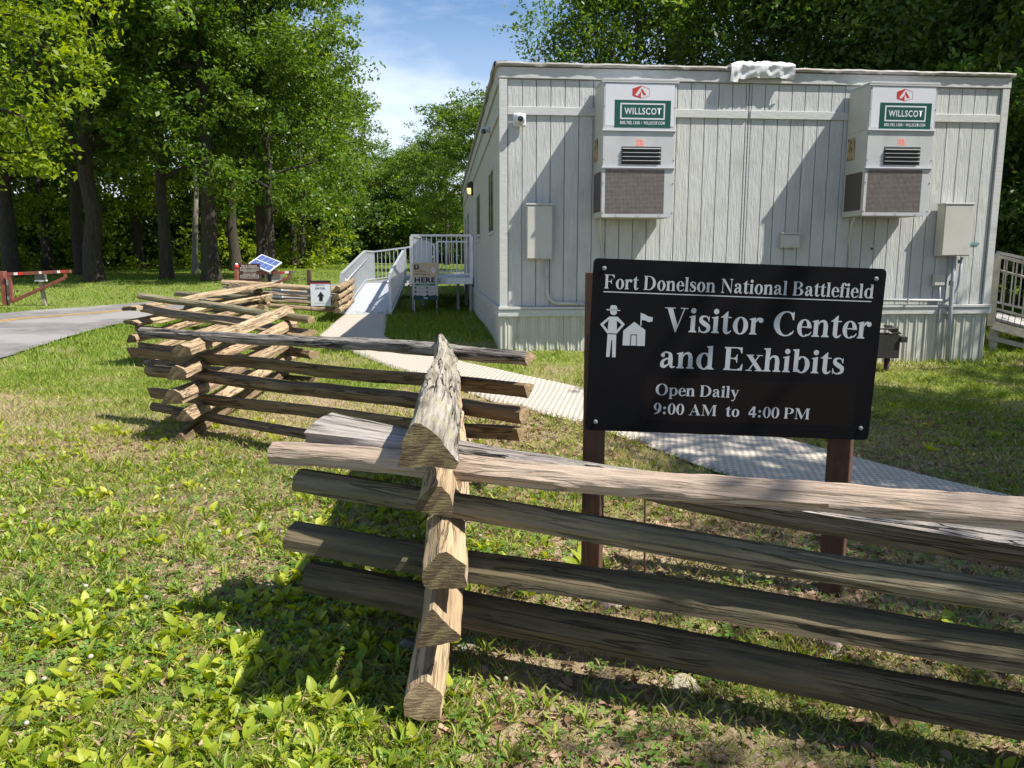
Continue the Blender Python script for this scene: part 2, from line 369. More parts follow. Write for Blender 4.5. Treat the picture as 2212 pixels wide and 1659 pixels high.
# access mat: hard plastic panels laid end to end
mm = bpy.data.materials.new('plastic_mat'); mm.use_nodes = True
def _mm():
    t = mm.node_tree; N = t.nodes; L = t.links; b = N['Principled BSDF']; b.inputs['Roughness'].default_value = .6
    tc = N.new('ShaderNodeTexCoord'); uv = N.new('ShaderNodeAttribute'); uv.attribute_name = 'muv'
    n = N.new('ShaderNodeTexNoise'); n.inputs['Scale'].default_value = 3; n.inputs['Detail'].default_value = 6; L.new(tc.outputs['Object'], n.inputs['Vector'])
    x = N.new('ShaderNodeMix'); x.data_type = 'RGBA'; x.inputs[6].default_value = (.47, .42, .355, 1); x.inputs[7].default_value = (.60, .545, .47, 1); L.new(n.outputs[0], x.inputs[0])
    sx = N.new('ShaderNodeSeparateXYZ'); L.new(uv.outputs['Vector'], sx.inputs[0])
    def sin(o, f):
        m = N.new('ShaderNodeMath'); m.operation = 'MULTIPLY'; m.inputs[1].default_value = f; L.new(o, m.inputs[0]); s = N.new('ShaderNodeMath'); s.operation = 'SINE'; L.new(m.outputs[0], s.inputs[0]); return s.outputs[0]
    a = sin(sx.outputs[0], 2*PI/.075); c = sin(sx.outputs[1], 2*PI/.075)
    pr = N.new('ShaderNodeMath'); pr.operation = 'MULTIPLY'; L.new(a, pr.inputs[0]); L.new(c, pr.inputs[1])
    r = N.new('ShaderNodeMapRange'); r.inputs[1].default_value = -.2; r.inputs[2].default_value = .35; L.new(pr.outputs[0], r.inputs[0])
    d = N.new('ShaderNodeMix'); d.data_type = 'RGBA'; d.inputs[6].default_value = (.36, .31, .25, 1); L.new(x.outputs[2], d.inputs[7]); L.new(r.outputs[0], d.inputs[0])
    L.new(d.outputs[2], b.inputs['Base Color'])
    bp = N.new('ShaderNodeBump'); bp.inputs['Strength'].default_value = .7; bp.inputs['Distance'].default_value = .012; L.new(r.outputs[0], bp.inputs['Height']); L.new(bp.outputs[0], b.inputs['Normal'])
_mm()
fa = resample(mat_far, 200); na = resample(mat_near, 200)
path = thing('path', None, None); path['kind'] = 'structure'
cut = [0, 20, 44, 70, 96, 122, 146, 172, 200]
for ci, (i, j) in enumerate(zip(cut[:-1], cut[1:])):
    A = fa[i:min(j, 199)+1].copy(); Bn = na[i:min(j, 199)+1].copy()
    if j < 200: A[-1] = A[-1]*.985+A[-2]*.015; Bn[-1] = Bn[-1]*.985+Bn[-2]*.015
    n = max(12, len(A)*3); A = resample(A, n); Bn = resample(Bn, n); k = 26
    t = np.linspace(0, 1, k)[None, :, None]; p = A[:, None]*(1-t)+Bn[:, None]*t
    wv = .012*(fbm(p[..., 0], p[..., 1], .9, 11)-.3)
    jag = np.zeros(p.shape[:2]); jag[:, 0] = jag[:, -1] = .02*(np.arange(n) % 2); p[..., 1] += jag
    z = ground(p[..., 0], p[..., 1])+.022+wv; z[0] -= .006; z[-1] -= .006; z[:, 0] -= .03; z[:, -1] -= .03
    o = grid_sheet('mat_panel', p[..., 0], p[..., 1], z, mm, path)
    w = np.hypot(*(A-Bn).T); L_ = np.r_[0, np.cumsum(np.hypot(*np.diff((A+Bn)/2, axis=0).T))]
    muv = np.stack([np.repeat(L_[:, None], k, 1), t[0, :, 0][None]*w[:, None], np.zeros((n, k))], -1).reshape(-1, 3)
    at = o.data.attributes.new('muv', 'FLOAT_VECTOR', 'POINT'); at.data.foreach_set('vector', muv.astype(np.float32).ravel())

# ------------------------------------------------------------------ office trailer
MB4 = Matrix.Translation(BL) @ Matrix(((UX.x, UY.x, 0), (UX.y, UY.y, 0), (0, 0, 1))).to_4x4()
BRZ = math.atan2(UX.y, UX.x)
MBi = MB4.inverted()
def WL(px, py, d=0):
    """pixel -> trailer coordinates (u along the front, height) on the plane d in front of the front wall"""
    r = ray(px, py); o = MBi @ CAM; q = (MBi.to_3x3() @ r); t = (-d-o.y)/q.y; p = o+q*t; return p.x, p.z
trailer = thing('office_trailer', 'long pale grey office trailer with vertical grooved siding and ribbed skirting', 'trailer', BL, BRZ)
siding = mat('siding_paint', (.42, .43, .425), (.46, .47, .46), 1.2, (16, 16, 2.2), .62, 1.0, 2.4, rnd=.035, c3=(.33, .335, .31), c3scale=1.3, c3lo=.52, c3hi=.8, bdist=.012, detail=4)
trimm = mat('trim_paint', (.40, .41, .40), (.47, .475, .465), 3, (3, 1, 14), .55, .6, 3, bdist=.006, c3=(.20, .185, .16), c3scale=1.8, c3lo=.58, c3hi=.8)
smooth_w = mat('side_wall_paint', (.40, .405, .37), (.45, .45, .42), 1.0, (2, 2, 5), .6, .25, 5)
skirtm = mat('skirting_metal', (.42, .42, .37), (.48, .475, .42), 1.5, (4, 4, 1), .5, 0, c3=(.26, .27, .17), c3scale=2.4, c3lo=.52, c3hi=.8)
darkm = mat('dark_gap', (.05, .05, .045))
ZT, ZB = 4.28, .87      # top of the roof edge, underside of the floor band
zb1 = WL(1200, 241)[1]
mb = MB(); mb.box((.03, .03, ZB-.05), (BW-.03, BD, ZT-.06)); mb.build('wall', smooth_w, trailer)
# side walls skin
mb = MB(); mb.box((0.0, .09, ZB), (.03, BD, ZT-.25)); mb.build('side_wall', smooth_w, trailer)
mb = MB(); mb.box((BW-.03, .09, ZB), (BW, BD, ZT-.25)); mb.build('side_wall', smooth_w, trailer)
# grooved planks, lower field and upper field
us = WL(1605, 500)[0]
zl0, zl1 = ZB+.10, zb1-.05; zu0, zu1 = zb1+.05, ZT-.20
rnd = random.Random(4)
def planks(a, b, z0, z1):
    n = int(round((b-a)/.2)); w = (b-a)/n
    for i in range(n):
        m_ = MB(); m_.box((a+i*w+.005, .0-rnd.uniform(0, .0015), z0), (a+(i+1)*w-.005, .028, z1), bev=.003)
        m_.build('siding_plank', siding, trailer)
for z0, z1 in ((zl0, zl1), (zu0, zu1)):
    planks(.11, us-.04, z0, z1); planks(us+.04, BW-.11, z0, z1)
def tb(name, a, b, m=trimm, bev=.004, par=None):
    x = MB(); x.box(a, b, bev=bev); return x.build(name, m, par or trailer)
tb('corner_trim', (-.012, -.03, ZB+.02), (.10, .09, ZT-.2)); tb('corner_trim', (BW-.10, -.03, ZB+.02), (BW+.012, .09, ZT-.2))
x = MB(); x.box((us-.0058, .01, ZB+.1), (us+.0058, .0295, ZT-.2)); x.build('seam_gap', darkm, trailer)
tb('center_seam_trim', (us-.035, -.004, ZB+.1), (us-.006, .03, ZT-.2)); tb('center_seam_trim', (us+.006, -.004, ZB+.1), (us+.035, .03, ZT-.2))
tb('batten', (.105, -.03, zb1-.055), (us-.02, .02, zb1+.055)); tb('batten', (us+.02, -.03, zb1-.055), (BW-.105, .02, zb1+.055))
tb('fascia', (-.02, -.035, ZT-.19), (BW+.02, .02, ZT-.045)); tb('fascia', (-.035, .022, ZT-.25), (-.002, BD, ZT-.045))
tb('side_rail_trim', (-.03, .1, zb1-.06), (-.002, BD, zb1+.04))
tb('sill_ledge', (-.03, -.06, ZB+.055), (BW+.03, .02, ZB+.095)); tb('floor_band', (-.035, -.045, ZB-.045), (BW+.035, .02, ZB+.05))
tb('floor_band', (-.035, .022, ZB-.045), (.0, BD, ZB+.05)); tb('sill_ledge', (-.045, .022, ZB+.055), (.0, BD, ZB+.095))
roofm = mat('roof_membrane', (.45, .44, .42), (.6, .59, .57), 2, rough=.7)
x = MB(); x.box((-.06, -.06, ZT-.03), (BW+.06, BD+.05, ZT)); x.build('roof', roofm, trailer)
# wavy drip edge above the fascia
flash = mat('drip_edge_metal', (.36, .35, .33), (.22, .19, .16), 5, (1, 6, 6), .55, .3, 8, c3=(.16, .13, .10), c3scale=6, c3lo=.55, c3hi=.7)
x = MB(); n = 150; vs = []
for i in range(n+1):
    u = -.05+(BW+.1)*i/n; w = .012*math.sin(u*9)+.012*noise.noise(Vector((u*3, 0, 1)))+.006*math.sin(u*31)
    vs += [(u, -.065, ZT-.035+w*.8), (u, -.082-w*.5, ZT-.012), (u, -.07, ZT+.012+w*.3), (u, .1, ZT+.03)]
x.add(vs, [(4*i+k, 4*i+k+1, 4*i+k+5, 4*i+k+4) for i in range(n) for k in range(3)]); x.build('drip_edge', flash, trailer, True)
x = MB(); vs = []
for i in range(n+1):
    v = -.05+(BD+.1)*i/n; w = .012*math.sin(v*5)+.01*noise.noise(Vector((v*3, 4, 1)))
    vs += [(-.075, v, ZT-.055+w), (-.095-w*.5, v, ZT-.02), (-.08, v, ZT+.018), (.1, v, ZT+.03)]
x.add(vs, [(4*i+k, 4*i+k+1, 4*i+k+5, 4*i+k+4) for i in range(n) for k in range(3)]); x.build('drip_edge', flash, trailer, True)
# skirting: ribbed metal sheets down to the ground
def skirt(p0, p1, nrm, name='skirting_sheet', per=.152):
    Lh = (p1-p0).length; d = (p1-p0)/Lh; prof = [(0, 0), (.055, 0), (.064, .018), (.078, .018), (.087, 0), (.105, 0), (.112, .008), (.122, .008), (.13, 0)]
    ns_ = int(Lh/.92)
    for sidx in range(ns_+1):
        a0 = sidx*.92; a1 = min(Lh, a0+.914)
        if a1-a0 < .05: continue
        x = MB(); us_ = []
        k = 0
        while k*per < a1:
            for u, h in prof:
                if a0 <= k*per+u <= a1: us_.append((k*per+u, h))
            k += 1
        us_ = [(a0, 0)]+[q for q in us_ if a0+.002 < q[0] < a1-.002]+[(a1, 0)]
        vs = []
        for u, h in us_:
            P = p0+d*u+nrm*h; Pw = MB4 @ P; zz = gz(Pw.x, Pw.y)-.12
            vs += [(P.x, P.y, zz), (P.x, P.y, ZB-.04)]
        x.add(vs, [(2*i, 2*i+2, 2*i+3, 2*i+1) for i in range(len(us_)-1)]); x.build(name, skirtm, trailer)
skirt(Vector((0, .0, 0)), Vector((BW, .0, 0)), Vector((0, -1, 0))); skirt(Vector((0.0, BD, 0)), Vector((0.0, .0, 0)), Vector((-1, 0, 0))); skirt(Vector((BW, 0, 0)), Vector((BW, BD, 0)), Vector((1, 0, 0)))
# windows and door on the left side wall
glass = mat('window_glass', (.02, .025, .03), rough=.08, spec=.8)
alu = mat('aluminium', (.50, .51, .53), (.60, .61, .63), 6, (1, 1, 1), .42, .1, 20, metal=.55)
def side_window(v0, v1, z0, z1, name='window'):
    f = MB()
    for a, b in (((-.010, v0-.05, z0-.05), (-.002, v0, z1+.05)), ((-.012, v1, z0-.05), (-.002, v1+.05, z1+.05)), ((-.012, v0, z1), (-.002, v1, z1+.05)), ((-.02, v0-.06, z0-.055), (-.002, v1+.06, z0-.002)), ((-.014, (v0+v1)/2-.018, z0), (-.002, (v0+v1)/2+.018, z1))):
        f.box(a, b)
    fr = f.build(name, trimm, trailer)
    for q0, q1 in ((v0+.001, (v0+v1)/2-.019), ((v0+v1)/2+.019, v1-.001)):
        g = MB(); g.box((-.012, q0, z0+.001), (-.003, q1, z1-.001)); g.build('pane', glass, fr)
def SL(px, py):
    r = ray(px, py); o = MBi @ CAM; q = (MBi.to_3x3() @ r); t = -o.x/q.x; p = o+q*t; return p.y, p.z
a_ = SL(1066, 400)[0]; b_ = SL(1057, 400)[0]
z0w, z1w = SL(1062, 500)[1], SL(1062, 372)[1]
side_window(a_, b_, z0w, z1w); c_ = SL(1037, 450)[0]; d_ = SL(1031, 450)[0]; side_window(c_, d_, z0w, z1w)
for q in (12.6, 15.2): side_window(q, q+.9, z0w, z1w)
vd = 7.3
x = MB(); x.box((-.03, vd, ZB+.1), (-.002, vd+.95, ZB+2.15)); dr = x.build('door', mat('door_paint', (.42, .43, .42), (.46, .47, .46), 2), trailer)
x = MB(); x.tube([(-.03, vd+.85, ZB+1.1), (-.09, vd+.85, ZB+1.1), (-.09, vd+.75, ZB+1.1)], .012); x.build('handle', alu, dr)
# things hung on the front wall
def wall_thing(name, label, cat, u, z, group=None):
    o = thing(name, label, cat, MB4 @ Vector((u, 0, z)), BRZ, group); return o
acm = mat('unit_enamel', (.37, .38, .385), (.43, .44, .445), 1.5, (2, 2, 1), .4, c3=(.31, .315, .32), c3scale=5, c3lo=.6, c3hi=.8)
acs = mat('unit_side_enamel', (.40, .39, .35), (.46, .45, .41), 2, rough=.5)
whitev = mat('white_vinyl', (.56, .57, .61), (.52, .53, .57), 2, rough=.35); greenv = mat('green_vinyl', (.004, .060, .045), (.006, .070, .055), 3, rough=.4); redv = mat('red_vinyl', (.40, .03, .025), rough=.4)
pinkv = mat('pink_sticker', (.62, .22, .18), (.7, .4, .36), 60, rough=.6)
coil = mat('condenser_coil', (.075, .065, .06), (.13, .11, .10), 60, (1, 1, 6), .6, .5, 160, metal=.3)
meshm = mat('guard_mesh_wire', (.22, .19, .175), (.30, .27, .25), 20, rough=.6)
louvm = mat('louvre_dark', (.03, .03, .032), rough=.7)
AD = .58
def ac_unit(L, Rr, top, bot, l1, l2, label, rust):
    u0, zt = WL(L, top, AD); u1, _ = WL(Rr, top, AD); zb = WL((L+Rr)/2, bot, AD)[1]; zz1 = WL((L+Rr)/2, l1, AD)[1]; zz2 = WL((L+Rr)/2, l2, AD)[1]
    w = u1-u0; h = zt-zb; o = wall_thing('air_conditioner', label, 'air conditioner', u0, zb, 'wall air conditioners on the trailer front')
    A, Bz = zz1-zb, zz2-zb; y = -AD
    x = MB(); x.box((0.004, y+.012, A+.01), (w-.004, -.032, h-.03), bev=.006); x.build('upper_cabinet', acs, o)
    x = MB(); x.box((0.0, y-.012, h-.03), (w+.015, -.032, h), bev=.004); x.box((-.012, y-.01, h-.05), (w+.02, y+.01, h-.005)); x.build('top_cap', acm, o)
    x = MB(); x.box((.012, y, A+.014), (w-.012, y+.011, h-.052), bev=.004); x.build('front_panel', acm, o)
    x = MB(); x.box((.0, y-.022, A-.008), (w, y+.011, A+.012)); x.build('seam_flange', whitev, o)
    x = MB(); x.box((.012, y, Bz+.014), (w-.012, y+.011, A-.01), bev=.004); x.build('front_panel', acm, o)
    x = MB(); x.box((.004, y+.012, .004), (w-.004, -.032, A+.009), bev=.004); x.build('lower_cabinet', acs, o)
    x = MB(); x.box((.0, y-.022, Bz-.008), (w, y+.011, Bz+.012)); x.build('seam_flange', whitev, o)
    # condenser guard
    g0, g1, gz0, gz1 = .05*w, .86*w, .045, Bz-.025
    x = MB(); x.box((.01, y, .0), (g0, y+.011, Bz-.01)); x.box((g1, y, .0), (w-.01, y+.011, Bz-.01)); x.box((g0, y, .0), (g1, y+.011, gz0)); x.box((g0, y, gz1), (g1, y+.011, Bz-.01)); x.build('guard_frame', acm, o)
    x = MB(); x.box((g0, y+.006, gz0), (g1, y+.0115, gz1)); gp = x.build('condenser_grille', coil, o)
    x = MB(); nz_ = 34; nx_ = 44
    for k in range(nz_):
        z = gz0+(gz1-gz0)*(k+.5)/nz_; x.box((g0+.002, y+.001, z-.0028), (g1-.002, y+.005, z+.0028))
    for k in range(nx_):
        q = g0+(g1-g0)*(k+.5)/nx_; x.box((q-.0018, y-.001, gz0+.002), (q+.0018, y+.0005, gz1-.002))
    x.build('guard_mesh', meshm, gp)['kind'] = 'stuff'
    x = MB(); x.box((-.006, y+.06, .08), (.003, -.09, Bz-.05)); x.build('side_grille', coil, o)
    # louvres
    la, lb = .27*w, .80*w; lz = Bz+.05
    x = MB(); x.box((la-.005, y-.002, lz-.01), (lb+.005, y-.0005, lz+.20*(A-Bz)/.5*1.0+.03)); x.build('louvre_recess', louvm, o)
    for k in range(4):
        z = lz+k*.052; x = MB(); vs = [(la, y-.003, z+.040), (lb, y-.003, z+.040), (lb-.01, y-.034, z+.030), (la+.01, y-.034, z+.030), (la, y-.003, z+.046), (lb, y-.003, z+.046), (lb-.01, y-.036, z+.036), (la+.01, y-.036, z+.036)]
        x.add(vs, [(0, 1, 2, 3), (4, 7, 6, 5), (0, 4, 5, 1), (2, 6, 7, 3), (1, 5, 6, 2), (0, 3, 7, 4)]); x.build('louvre', acm, o)
    # logo panel
    M1 = lambda e: Matrix.Translation((0, y-e, 0))
    zt_ = h-.06; x = MB(); x.box((.035*w, y-.002, h-.60), (.965*w, y-.0003, zt_)); lp = x.build('logo_panel', whitev, o)
    x = MB(); gx0, gx1, gzz0, gzz1 = .16*w, .92*w, h-.62, h-.27; x.box((gx0, y-.0032, gzz0), (gx1, y-.0022, gzz1)); gp2 = x.build('green_panel', greenv, o)
    bx0, bx1, bz0, bz1 = gx0+.10*(gx1-gx0), gx0+.895*(gx1-gx0), gzz0+.30*.35, gzz1-.11*.35; t_ = .018
    x = MB()
    for a, b in (((bx0, y-.0042, bz0), (bx1, y-.0034, bz0+t_)), ((bx0, y-.0042, bz1-t_), (bx1, y-.0034, bz1)), ((bx0, y-.0042, bz0+t_), (bx0+t_, y-.0034, bz1-t_)), ((bx1-t_, y-.0042, bz0+t_), (bx1, y-.0034, bz1-t_))): x.box(a, b)
    x.build('logo_border', whitev, gp2)
    flat_text(gp2, 'lettering', 'WILLSCOT', bx0+.055*w, bx1-.05*w, bz0+.062, bz1-.058, M1(.0043), whitev, .022)
    tz = gzz0+.040
    flat_text(gp2, 'lettering', '800.782.1500', bx0, bx0+.445*(bx1-bx0), tz, tz+.042, M1(.0043), whitev, .02)
    x = MB(); x.box((bx0+.48*(bx1-bx0), y-.0042, tz), (bx0+.485*(bx1-bx0), y-.0034, tz+.042)); x.build('divider', whitev, gp2)
    flat_text(gp2, 'lettering', 'WILLSCOT.COM', bx0+.525*(bx1-bx0), bx1, tz, tz+.042, M1(.0043), whitev, .02)
    flat_text(lp, 'lettering', 'The WALL-MOUNT', .78*w, .95*w, A+.035, A+.055, M1(.0022), louvm, .0)
    cx, cz, hw, hh = .51*w, (gzz1+h-.075)/2+.006, .115, .082     # hexagon mark, left half red with a white stroke, right half white with a red stroke
    H = Matrix.Translation((cx, y-.0033, cz)); k = .5
    x = MB(); x.prism([(0, hh), (-hw, hh*k), (-hw, -hh*.62), (0, -hh)], H, .0008); lm = x.build('logo_mark', redv, lp)
    x = MB()
    for a, b, c, d in (((0, hh), (hw, hh*k), (hw-.004, hh*k-.002), (0, hh-.005)), ((hw, hh*k), (hw, -hh*.62), (hw-.004, -hh*.62+.002), (hw-.004, hh*k-.002)), ((hw, -hh*.62), (0, -hh), (0, -hh+.005), (hw-.004, -hh*.62+.002))): x.prism([a, b, c, d], H, .0008)
    x.prism([(.003, hh*.55), (.022, hh*.40), (.070, -hh*.42), (.040, -hh*.52), (.003, hh*.12)], H, .0009); x.build('logo_stroke', redv, lm)
    H2 = Matrix.Translation((cx, y-.0044, cz)); x = MB(); x.prism([(0, hh*.72), (-.018, hh*.55), (-.080, -hh*.48), (-.045, -hh*.60), (0, hh*.10)], H2, .0008); x.build('logo_stroke', whitev, lm)
    x = MB(); x.box((.46*w, y-.0015, A-.20), (.57*w, y-.0003, A-.115)); stk = x.build('sticker', pinkv, o)
    flat_text(stk, 'lettering', 'FILTER\nACCESS', .475*w, .555*w, A-.19, A-.125, M1(.0017), mat('sticker_red', (.5, .06, .05)), 0)
    # screws
    x = MB()
    for sx in (.022, w-.022):
        for sz in (.06, .25*h, .42*h, .62*h, .8*h, .95*h): x.tube([(sx, y+.001, sz), (sx, y-.006, sz)], .007, 6)
    for q in (.2, .5, .8): x.tube([(q*w, y+.001, .018), (q*w, y-.006, .018)], .006, 6)
    x.build('screws', louvm, o)['kind'] = 'stuff'
    # rust coloured opening with foil on the left cheek
    x = MB(); x.box((-.012, -.28, A-.36), (.003, -.10, A-.06), bev=.01); x.build('cheek_vent', mat('rusty_foil', (.22, .12, .05), (.45, .36, .22), 9, rough=.7, bump=.8, c3=(.05, .03, .02), c3scale=12, c3lo=.5, c3hi=.6), o)
    # drain hose
    x = MB(); z_ = zb; pts = [(.06, -.30, .004), (.065, -.22, -.10), (.12, -.06, -.30), (.17, -.035, -.55), (.18, -.035, -1.3), (.18, -.035, -(zb-.95))]
    x.tube(pts, .016, 8); x.build('drain_hose', acs, o, True)
    return o
ac_unit(1303, 1464, 168.5, 469.5, 282, 362, 'air conditioner on the trailer front nearest its left corner, with red and green logo', 0)
ac_unit(1881, 2029, 176, 466, 281.5, 363, 'right air conditioner on the trailer front, above the right end of the black sign', 1)
boxm = mat('box_enamel', (.40, .40, .36), (.45, .445, .41), 2, rough=.5, c3=(.34, .335, .30), c3scale=4, c3lo=.6, c3hi=.8)
pipem = mat('conduit_paint', (.38, .385, .375), (.43, .435, .42), 4, rough=.45)
gpipe = mat('grey_conduit', (.26, .28, .30), (.32, .34, .36), 4, rough=.5)
def ebox(L, Rr, t, b, d, name, label, cat, cap=True):
    u0, z1 = WL(L, t, d); u1, z0 = WL(Rr, b, d); o = wall_thing(name, label, cat, u0, z0); w, h = u1-u0, z1-z0
    x = MB(); x.box((.004, -d, 0), (w-.004, -.031, h-.012), bev=.006); x.build('enclosure', boxm, o)
    x = MB(); x.box((.014, -d-.012, .012), (w-.014, -d-.001, h-.03), bev=.004); dd = x.build('door', boxm, o)
    if cap: x = MB(); x.box((-.004, -d-.02, h-.011), (w+.004, -.031, h+.012), bev=.004); x.build('rain_hood', boxm, o)
    x = MB(); x.tube([(w*.5, -d-.013, .02), (w*.5, -d-.022, .02)], .012, 8); x.build('latch', gpipe, dd)
    return o, u0, z0, w, h
o1, *_ = ebox(1137, 1194, 441, 560, .14, 'electrical_box', 'tall beige breaker box on the trailer wall left of the left air conditioner', 'electrical box')
o2, *_ = ebox(2041, 2095, 440, 553, .20, 'electrical_box', 'tall beige breaker box near the right corner of the trailer', 'electrical box')
o3, *_ = ebox(1689, 1728, 504, 536, .10, 'junction_box', 'small square junction box on the wall between the two air conditioners', 'junction box')
o4, *_ = ebox(2018, 2041, 590, 618, .07, 'meter_box', 'small pale meter box with printed dial below the right breaker box', 'meter box', False)
def conduit(pts, r, name, label, m, d=.05, clamps=()):
    P = [(*WL(a, b, d), ) for a, b in pts]; o = wall_thing(name, label, 'conduit', P[0][0], P[0][1])
    Q = [Vector((u-P[0][0], -d, z-P[0][1])) for u, z in P]
    # round the corners
    S = [Q[0]]
    for i in range(1, len(Q)-1):
        a = Q[i]+(Q[i-1]-Q[i]).normalized()*min(.1, (Q[i-1]-Q[i]).length*.45); b = Q[i]+(Q[i+1]-Q[i]).normalized()*min(.1, (Q[i+1]-Q[i]).length*.45)
        for k in range(6):
            t = k/5; S.append(a*(1-t)**2+Q[i]*2*t*(1-t)+b*t*t)
    S.append(Q[-1]); x = MB(); x.tube(S, r, 10); x.build('pipe', m, o, True)
    for (a, b) in clamps:
        u, z = WL(a, b, d); u -= P[0][0]; z -= P[0][1]; x = MB(); x.box((u-.012, -d-r-.006, z-r-.008), (u+.012, -.03, z+r+.008), bev=.004); x.build('clamp', gpipe, o)
    return o
conduit([(1182, 562), (1182, 640), (1196, 655), (1275, 656), (1500, 657)], .024, 'conduit', 'pale conduit elbow running from the left breaker box down and right along the band', pipem, .06, [(1182, 600), (1245, 656), (1262, 656)])
conduit([(1870, 648), (2000, 649), (2034, 649)], .022, 'conduit', 'pale horizontal conduit right of the black sign ending at the vertical pipe', pipem, .06, [(1960, 649)])
conduit([(2062, 556), (2055, 640), (2044, 800)], .030, 'conduit', 'thick grey vertical conduit from the right breaker box into the ground', gpipe, .10, [(2057, 612), (2052, 668)])
conduit([(2078, 556), (2070, 620), (2060, 640), (2040, 652)], .020, 'conduit', 'thin grey bent conduit just right of the thick vertical one', gpipe, .09, [(2076, 565)])
conduit([(2030, 618), (2030, 668), (2028, 690), (2024, 800)], .013, 'conduit', 'thinnest grey pipe running down from the meter box to the ground', gpipe, .06)
x_, z_ = WL(1877, 537, .01)
o = wall_thing('wall_outlet', 'tiny square outlet plate under the right air conditioner', 'outlet', x_, z_); q = MB(); q.box((0, -.02, -.05), (.07, .0, .05), bev=.004); q.build('cover_plate', boxm, o); q = MB(); q.box((.02, -.026, -.02), (.055, -.0205, .015)); q.build('socket', louvm, o)
x_, z_ = WL(2104, 526, .01)
o = wall_thing('wall_plate', 'small oval teal nameplate near the right corner of the trailer', 'nameplate', x_, z_); q = MB(); q.prism([(.09*math.cos(a*PI/8), .022*math.sin(a*PI/8)) for a in range(16)], Matrix.Translation((0, -.012, 0)), .012); q.build('plate', mat('teal_plate', (.12, .26, .25)), o)
# camera on the front
x_, z_ = WL(1122, 259, .05)
o = wall_thing('security_camera', 'white round security camera on the trailer front left corner', 'security camera', x_, z_); q = MB()
q.box((-.09, -.07, -.09), (.09, -.032, .09), bev=.03); q.build('base', whitev, o); q = MB(); q.tube([(0, -.07, .01), (0, -.11, .01), (.005, -.15, .0)], [.078, .075, .05], 16); q.build('housing', whitev, o, True)
q = MB(); q.tube([(.006, -.150, .0), (.007, -.162, -.002)], [.042, .036], 14); q.build('lens', glass, o, True)
# camera on the side rail
v_, z_ = SL(1062, 283)
o = thing('security_camera', 'white bullet camera on the shaded side wall near the front corner', 'security camera', MB4 @ Vector((0, v_, z_)), BRZ); q = MB(); q.tube([(-.03, 0, .02), (-.10, 0, .02)], .05, 10); q.build('mount', whitev, o, True)
q = MB(); q.tube([(-.10, .12, .04), (-.12, -.0, .0), (-.14, -.14, -.03)], [.045, .05, .05], 12); q.build('housing', whitev, o, True); q = MB(); q.tube([(-.14, -.142, -.031), (-.142, -.155, -.034)], .04, 12); q.build('lens', glass, o, True)
# lamp over the landing
v_, z_ = SL(1022, 407)
o = thing('wall_lamp', 'small lit wall lamp on the shaded side wall above the landing', 'wall lamp', MB4 @ Vector((0, v_, z_)), BRZ); q = MB(); q.box((-.06, -.13, -.17), (-.002, .13, .17), bev=.01); q.build('back_plate', louvm, o)
q = MB(); q.prism([(-.06, .17), (-.14, .12), (-.16, .0), (-.06, .0)], Matrix.Translation((0, -.12, 0)), .24); q.build('hood', louvm, o)
q = MB(); q.prism([(-.062, -.002), (-.155, -.002), (-.13, -.12), (-.062, -.14)], Matrix.Translation((0, -.11, 0)), .22); q.build('lamp_glass', mat('lamp_glow', (1, .55, .18), emit=1.3), o)
# crumpled white sheet over the roof edge
u0, z1 = WL(1578, 138, .1); u1, _ = WL(1716, 138, .1); n, k = 70, 14; vs = []
for j in range(k):
    for i in range(n):
        s = i/(n-1); t = j/(k-1); u = u0+(u1-u0)*s; edge = 1-abs(2*s-1)**8
        wr = .045*abs(noise.noise(Vector((u*5, t*2, 3))))-.03*abs(noise.noise(Vector((u*9+t*4, t*3, 5))))+.010*noise.noise(Vector((u*13+t*5, t*4, 7)))
        drop = .20+.05*noise.noise(Vector((u*4, 0, 9)))+(.05 if s < .12 else 0)
        if t < .4: y = .25-.36*t/.4; z = ZT+.055+wr*.8+.03*(1-abs(2*s-1)**4)
        else: y = -.115-.03*math.sin(t*3)+wr; z = ZT+.055-(t-.4)/.6*drop+wr*.4
        vs.append((u, y, z))
x = MB(); x.add([Vector(v) for v in vs], [(j*n+i, j*n+i+1, (j+1)*n+i+1, (j+1)*n+i) for j in range(k-1) for i in range(n-1)])
tarp = x.mesh(mat('white_tarp', (.62, .62, .63), (.54, .54, .55), 4, rough=.5, bump=.1, bscale=9), True)
to = bpy.data.objects.new('roof_sheet', tarp); COL.objects.link(to); to.matrix_world = MB4; tag(to, 'crumpled white plastic sheet draped over the middle of the roof edge', 'plastic sheet')

